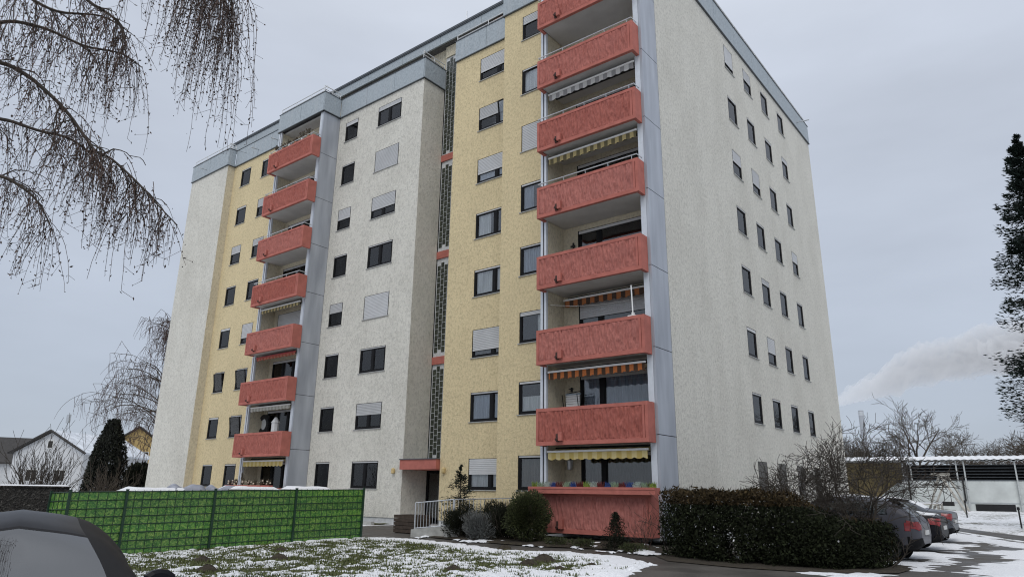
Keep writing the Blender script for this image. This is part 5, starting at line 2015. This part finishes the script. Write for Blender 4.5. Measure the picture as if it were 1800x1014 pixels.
_P, _hd = Vector((3.50, -18.30, 0)), -.374 + .06
_F = Vector((math.cos(_hd), math.sin(_hd), 0))
CX, CY, CRZ = _P.x - 2.55 * _F.x + .6 * _F.y, _P.y - 2.55 * _F.y - .6 * _F.x, _hd
car('parked_car', 'black car with windshield towards the viewer in the lower left corner', (CX, CY, g1(4, -19) + .01), CRZ, FGC, 'paint_black', z_fg, ((.86, .335), (3.42, .335)), mirror_x=(2.85, .88, .90))

# ------------------------------------------------------------------ swing, benches, posts, parking deck
simple('swing_wood', (.42, .40, .36), .8, var=.25)
T = thing('swing_frame', 'pale wooden A-frame swing on the snowy far lawn', 'swing', (3.2, 31.3, g1(3.2, 31.3)))
zg = g1(3.2, 31.3)
apx = [Vector((.0, -1.75, 2.20)), Vector((-.02, 1.78, 2.22))]
for a_, (fl, fr) in zip(apx, (((-.95, -.95, 0), (1.22, -2.6, -.05)), ((-1.1, 1.6, 0), (.87, 1.85, 0)))):
    for f_ in (fl, fr):
        m = MB(); m.tube([a_, f_], .07, 6); m.build('leg', MATS['swing_wood'], T)
m = MB(); m.tube([apx[0] + Vector((-.25, -.1, 0)), apx[1]], .08, 6); m.build('beam', MATS['swing_wood'], T)
m = MB(); m.box(-.45, .55, -1.80, -1.70, 2.12, 2.26); m.build('cross_beam', MATS['swing_wood'], T)
for dx in (-.18, .18):
    m = MB(); m.tube([(dx, .2, 2.2), (dx, .2, .55)], .018, 4); m.build('rope', MATS['black_soft'], T)
m = MB(); m.box(-.30, .30, .02, .38, .35, .60); m.build('seat', MATS['black_soft'], T)
for i, (x, y, lb) in enumerate(((2.0, 30.2, 'white snow topped bench left of the swing, lower one'), (1.9, 32.4, 'white snow topped bench left of the swing, rear one'))):
    T = thing('garden_bench', lb, 'bench', (x, y, g1(x, y)), group='benches by the swing')
    m = MB(); m.box(-1.0, 1.0, -.2, .2, .42, .47); m.build('seat', MATS['swing_wood'], T)
    for q in (-.8, .8):
        m = MB(); m.box(q - .05, q + .05, -.18, .18, 0, .42); m.build('leg', MATS['swing_wood'], T)
    m = MB(); m.box(-.98, .98, -.18, .18, .47, .53); m.build('snow_cover', MATS['snow'], T)
for i, (x, y, lb) in enumerate(((4.9, 24.2, 'short dark lawn post near the swing'), (7.6, 17.4, 'short dark lawn post near the right picture edge'))):
    T = thing('lawn_post', lb, 'post', (x, y, g1(x, y)), group='posts on the far lawn')
    m = MB(); m.tube([(0, 0, 0), (0, 0, .75)], .035, 6); m.build('shaft', MATS['black_soft'], T)
    m = MB(); m.lathe((0, 0, .75), [(.035, 0), (.055, .02), (.055, .12), (0, .14)], 8); m.build('head', MATS['black_soft'], T)

simple('deck_wall', (.58, .61, .60), .9, var=.12, vs=1.2, bump=.2)
simple('deck_ochre', (.20, .155, .075), .9, var=.25, vs=1)
simple('deck_steel', (.50, .52, .52), .5, metal=.3)
simple('deck_dark', (.018, .018, .02), .9)
T = thing('parking_deck', 'long low parking deck with light wall, dark openings and snowy corrugated roof', 'building', (0, 36.2, .6))
FDk = Fr((0, 0, 0), (1, .085, 0), (.085, -1, 0))
m = MB(); FDk.box(m, -.05, 26, -.3, 2.22, -.25, 0); m.build('wall', MATS['deck_wall'], T)
m = MB(); FDk.box(m, -.05, 26, 2.22, 2.30, -.28, .03); m.build('wall_cap', MATS['flashing'], T)
m = MB(); FDk.box(m, -9, -.06, -.3, 3.5, -1.8, -1.6); m.build('ochre_wall', MATS['deck_ochre'], T)
m = MB(); m.prism([FDk.p(-1.6, -.2, -1.4), FDk.p(-.06, -.2, -1.4), FDk.p(-.06, 2.1, -1.4), FDk.p(-.5, 2.1, -1.4), FDk.p(-1.6, 1.2, -1.4)], (.0, .9, 0)); m.build('ramp_cheek', MATS['deck_wall'], T)
m = MB(); FDk.box(m, -.05, 26, -.3, 3.5, -6, -5.8); m.build('back_wall', MATS['deck_dark'], T)
m = MB(); FDk.box(m, -.05, 26, -.3, 2.1, -5.7, -.3); m.build('inner_floor', MATS['deck_dark'], T)
for i, u in enumerate((.05, .55, 3.3, 3.75, 6.6, 8.9, 9.3, 12.4, 15.2)):
    m = MB(); FDk.box(m, u, u + .085, .3 if i % 2 else -.3, 3.5, .03, .16); m.build('post', MATS['deck_steel'], T)
for u in (.32, 3.55, 9.15, 15):
    m = MB(); FDk.box(m, u, u + .10, .9, 2.5, .02, .1); m.build('downpipe', MATS['black_soft'], T)
for j in range(5):
    m = MB(); FDk.box(m, 0, 26, 2.45 + j * .2, 2.49 + j * .2, -.2, -.16); m.build('louvre', MATS['flashing'], T)
m = MB(); FDk.box(m, 4.1, 6.3, -.1, .72, .005, .03); m.build('cellar_opening', MATS['deck_dark'], T)
m = MB(); FDk.box(m, 12.0, 12.9, .1, .7, .005, .04); m.build('vent_grille', MATS['flashing'], T)
m = MB(); FDk.box(m, 0, 26, .78, .83, .004, .03); m.build('wall_rail', MATS['rail_metal'], T)
# corrugated roof edge
n = 420
u0, u1 = -9.5, 26
m = MB()
for i in range(n):
    a, b = u0 + (u1 - u0) * i / n, u0 + (u1 - u0) * (i + 1) / n
    za, zb_ = (3.52 + .05 * math.sin(q * 2 * math.pi / .42) for q in (a, b))
    m.add([FDk.p(a, za, .42), FDk.p(b, zb_, .42), FDk.p(b, zb_ + .36, -5.5), FDk.p(a, za + .36, -5.5)], [(0, 1, 2, 3)])
    m.add([FDk.p(a, za, .42), FDk.p(b, zb_, .42), FDk.p(b, zb_ - .015, .42), FDk.p(a, za - .015, .42)], [(0, 1, 2, 3)])
m.build('roof', MATS['deck_steel'], T)
X, Y = np.meshgrid(np.linspace(u0, u1, 400), np.linspace(0, 1, 12))
w = .41 - Y * 5.9
zz = 3.60 + .36 * Y + .16 * np.sqrt(np.clip(Y / .06, 0, 1)) * (.7 + .6 * fbm(X * .8, Y * 4, 9)) + .03 * np.sin(X * 2 * np.pi / .42)
PX = FDk.O.x + FDk.U.x * X + FDk.N.x * w
PY = FDk.O.y + FDk.U.y * X + FDk.N.y * w
link('snow_cover', grid_mesh('snow_cover', PX, PY, zz), MATS['snow'], T)

# ------------------------------------------------------------------ houses at the left
simple('house_white', (.55, .56, .57), .9, var=.08, vs=.8)
simple('house_yellow', (.50, .36, .15), .9, var=.1, vs=.8)
simple('roof_tile', (.045, .042, .04), .85, var=.2, vs=3)
simple('house_grey', (.40, .40, .40), .9, var=.1)
simple('snow_roof', (.62, .65, .69), .9, var=.25, vs=1.5)
simple('brick_red', (.22, .07, .045), .9, var=.2)


def house(label, loc, rz, w, l, he, hr, wallm, roofm, wins, over=.35, chim=False):
    """gable end towards local -y"""
    T = thing('house', label, 'house', loc, rz)
    m = MB()
    pr = [(-w / 2, 0, -1), (w / 2, 0, -1), (w / 2, 0, he), (0, 0, hr), (-w / 2, 0, he)]
    m.prism(pr, (0, l, 0)); m.build('wall', MATS[wallm], T)
    sl = (hr - he) / (w / 2)
    for sd_, rm in ((-1, roofm[0]), (1, roofm[1])):
        e0, e1 = (0, hr + .06), (sd_ * (w / 2 + over), he - over * sl + .06)
        m = MB()
        m.add([(e0[0], -over, e0[1]), (e1[0], -over, e1[1]), (e1[0], l + over, e1[1]), (e0[0], l + over, e0[1]), (e0[0], -over, e0[1] + .16), (e1[0], -over, e1[1] + .16), (e1[0], l + over, e1[1] + .16), (e0[0], l + over, e0[1] + .16)],
              [(0, 1, 2, 3), (7, 6, 5, 4), (0, 4, 5, 1), (1, 5, 6, 2), (2, 6, 7, 3), (3, 7, 4, 0)])
        m.build('roof', MATS[rm], T)
        m = MB(); m.tube([(e0[0], -over - .02, e0[1] + .08), (e1[0], -over - .02, e1[1] + .08)], .11, 4); m.build('verge', MATS['roof_tile'], T)
    for (u, v, ww, hh, n) in wins:
        m = MB()
        m.box(u - ww / 2, u + ww / 2, -.05, .02, v, v + hh); o = m.build('window', MATS['white_plain'], T)
        for k in range(n):
            a = u - ww / 2 + .06 + k * (ww - .06) / n
            m = MB(); m.box(a, a + (ww - .06) / n - .06, -.07, -.052, v + .07, v + hh - .07); m.build('pane', MATS['core_dark'], o)
    if chim:
        m = MB(); m.box(.5, .9, l * .3, l * .3 + .45, hr - .5, hr + .55); m.build('chimney', MATS['brick_red'], T)
    return T


def yaw_to(x, y): return math.atan2(y + 20.99, x - 9.96) - math.pi / 2       # turns a gable towards the viewer's side


a = yaw_to(-66, 4.2)
house('white gable house with snow on its right roof slope behind the bare bush', (-65.6, 4.3, -.6), a - .62, 6.8, 11, 5.2, 7.1, 'house_white', ('roof_tile', 'snow_roof'), [(0, 5.6, .55, .75, 1), (-1.3, 2.6, 1.1, 1.1, 2), (1.4, 2.6, 1.1, 1.1, 2)])
m = MB(); m.tube([(-66.2, 5.6, 6.5), (-66.2, 5.6, 8.2)], .04, 5); m.box(-66.5, -65.9, 5.5, 5.7, 7.5, 8.3)
tag(m.build('satellite_dish', MATS['rail_metal']), 'small satellite dish on a mast at the white house ridge', 'dish')
house('dark roofed house at the far left edge behind the white house', (-86, 5.5, -.6), yaw_to(-86, 5) + math.pi / 2 - .2, 9, 16, 4.0, 6.3, 'house_grey', ('roof_tile', 'roof_tile'), [])
house('dark roofed house between the white house and columnar conifer', (-84, 13.5, -.6), yaw_to(-84, 13) + math.pi / 2, 9, 14, 4.6, 7.3, 'house_white', ('roof_tile', 'roof_tile'), [])
house('yellow house with white framed windows beside the columnar conifer', (-72.5, 15.2, -.6), yaw_to(-72.5, 14.8), 6.5, 10, 6.2, 8.6, 'house_yellow', ('roof_tile', 'snow_roof'), [(-1.9, 4.9, 1.35, 1.15, 3), (-1.9, 1.8, 1.35, 1.15, 3), (.6, 4.9, 1.35, 1.15, 3)])
house('small snow roofed shed at the left edge before the dark houses', (-60, -3.6, -.6), yaw_to(-60, -3), 4.5, 6, 2.2, 3.4, 'house_grey', ('snow_roof', 'snow_roof'), [], chim=False)

# ------------------------------------------------------------------ far chimney and its steam
simple('stack_concrete_haze', (.36, .38, .41), .9, var=.05, vs=.02)  # pale concrete, with distance haze mixed into the tint
T = thing('power_plant_chimney', 'slim pale concrete chimney with haze in its tint on the far skyline right of the building', 'chimney', (-301, 1446, 0))
m = MB(); m.lathe((0, 0, 0), [(6.5, 0), (5.0, 80), (4.6, 160), (3.9, 160)], 20); m.build('shaft', MATS['stack_concrete_haze'], T)
m = MB(); m.lathe((0, 0, 150), [(4.8, 0), (5.0, .5), (5.0, 7), (4.7, 7.5)], 20); m.build('collar', MATS['rail_metal'], T)

cp = [(-400, 1634, 196, 10), (-370, 1640, 206, 20), (-330, 1648, 222, 27), (-290, 1654, 234, 31), (-250, 1660, 246, 36), (-215, 1664, 262, 44), (-170, 1668, 272, 50), (-120, 1672, 280, 54), (-60, 1676, 284, 58), (0, 1680, 286, 58), (60, 1680, 288, 50), (110, 1680, 288, 20)]
R_ = cr(np.array(cp), np.linspace(0, len(cp) - 1, 190))
n = 72
V = []
for i, (x, y, z, rd) in enumerate(R_):
    th = np.linspace(0, 2 * np.pi, n, endpoint=False)
    cx, cz = np.cos(th), np.sin(th)
    up_ = np.where(cz > 0, 1.0, .62)
    q = x / 38.
    nz = fbm(np.full(n, q) + cx * rd / 38, cz * rd / 38 + 7, 3, 2) - .5
    nz2 = 1 - np.abs(2 * fbm(np.full(n, x / 17.) + cx * rd / 17, cz * rd / 17 + 3, 9, 3, .55) - 1) * 2.2
    rr = rd * (.95 + 1.0 * nz + .34 * nz2)
    V.append(np.stack([np.full(n, x) + rr * .25 * cx, y + rr * cx, z + rr * cz * up_], -1))
V = np.concatenate(V)
I = np.arange(len(R_) * n).reshape(len(R_), n)
F = np.stack([I[:-1], np.roll(I[:-1], -1, 1), np.roll(I[1:], -1, 1), I[1:]], -1).reshape(-1, 4)
me = np_mesh('steam_cloud', V, F, True)
bm = bmesh.new(); bm.from_mesh(me)
bmesh.ops.holes_fill(bm, edges=[e_ for e_ in bm.edges if e_.is_boundary], sides=0)
bmesh.ops.recalc_face_normals(bm, faces=bm.faces)
bm.to_mesh(me); bm.free()
mt = bpy.data.materials.new('steam'); mt.use_nodes = True
nn = mt.node_tree.nodes; nn.clear()
vo = nn.new('ShaderNodeVolumePrincipled'); vo.inputs['Color'].default_value = (.995, .995, 1, 1); vo.inputs['Density'].default_value = .03; vo.inputs['Anisotropy'].default_value = .2
oo = nn.new('ShaderNodeOutputMaterial'); mt.node_tree.links.new(vo.outputs[0], oo.inputs['Volume'])
tag(link('steam_cloud', me, mt), 'long billowing steam plume drifting right over the skyline', 'steam', kind='stuff')
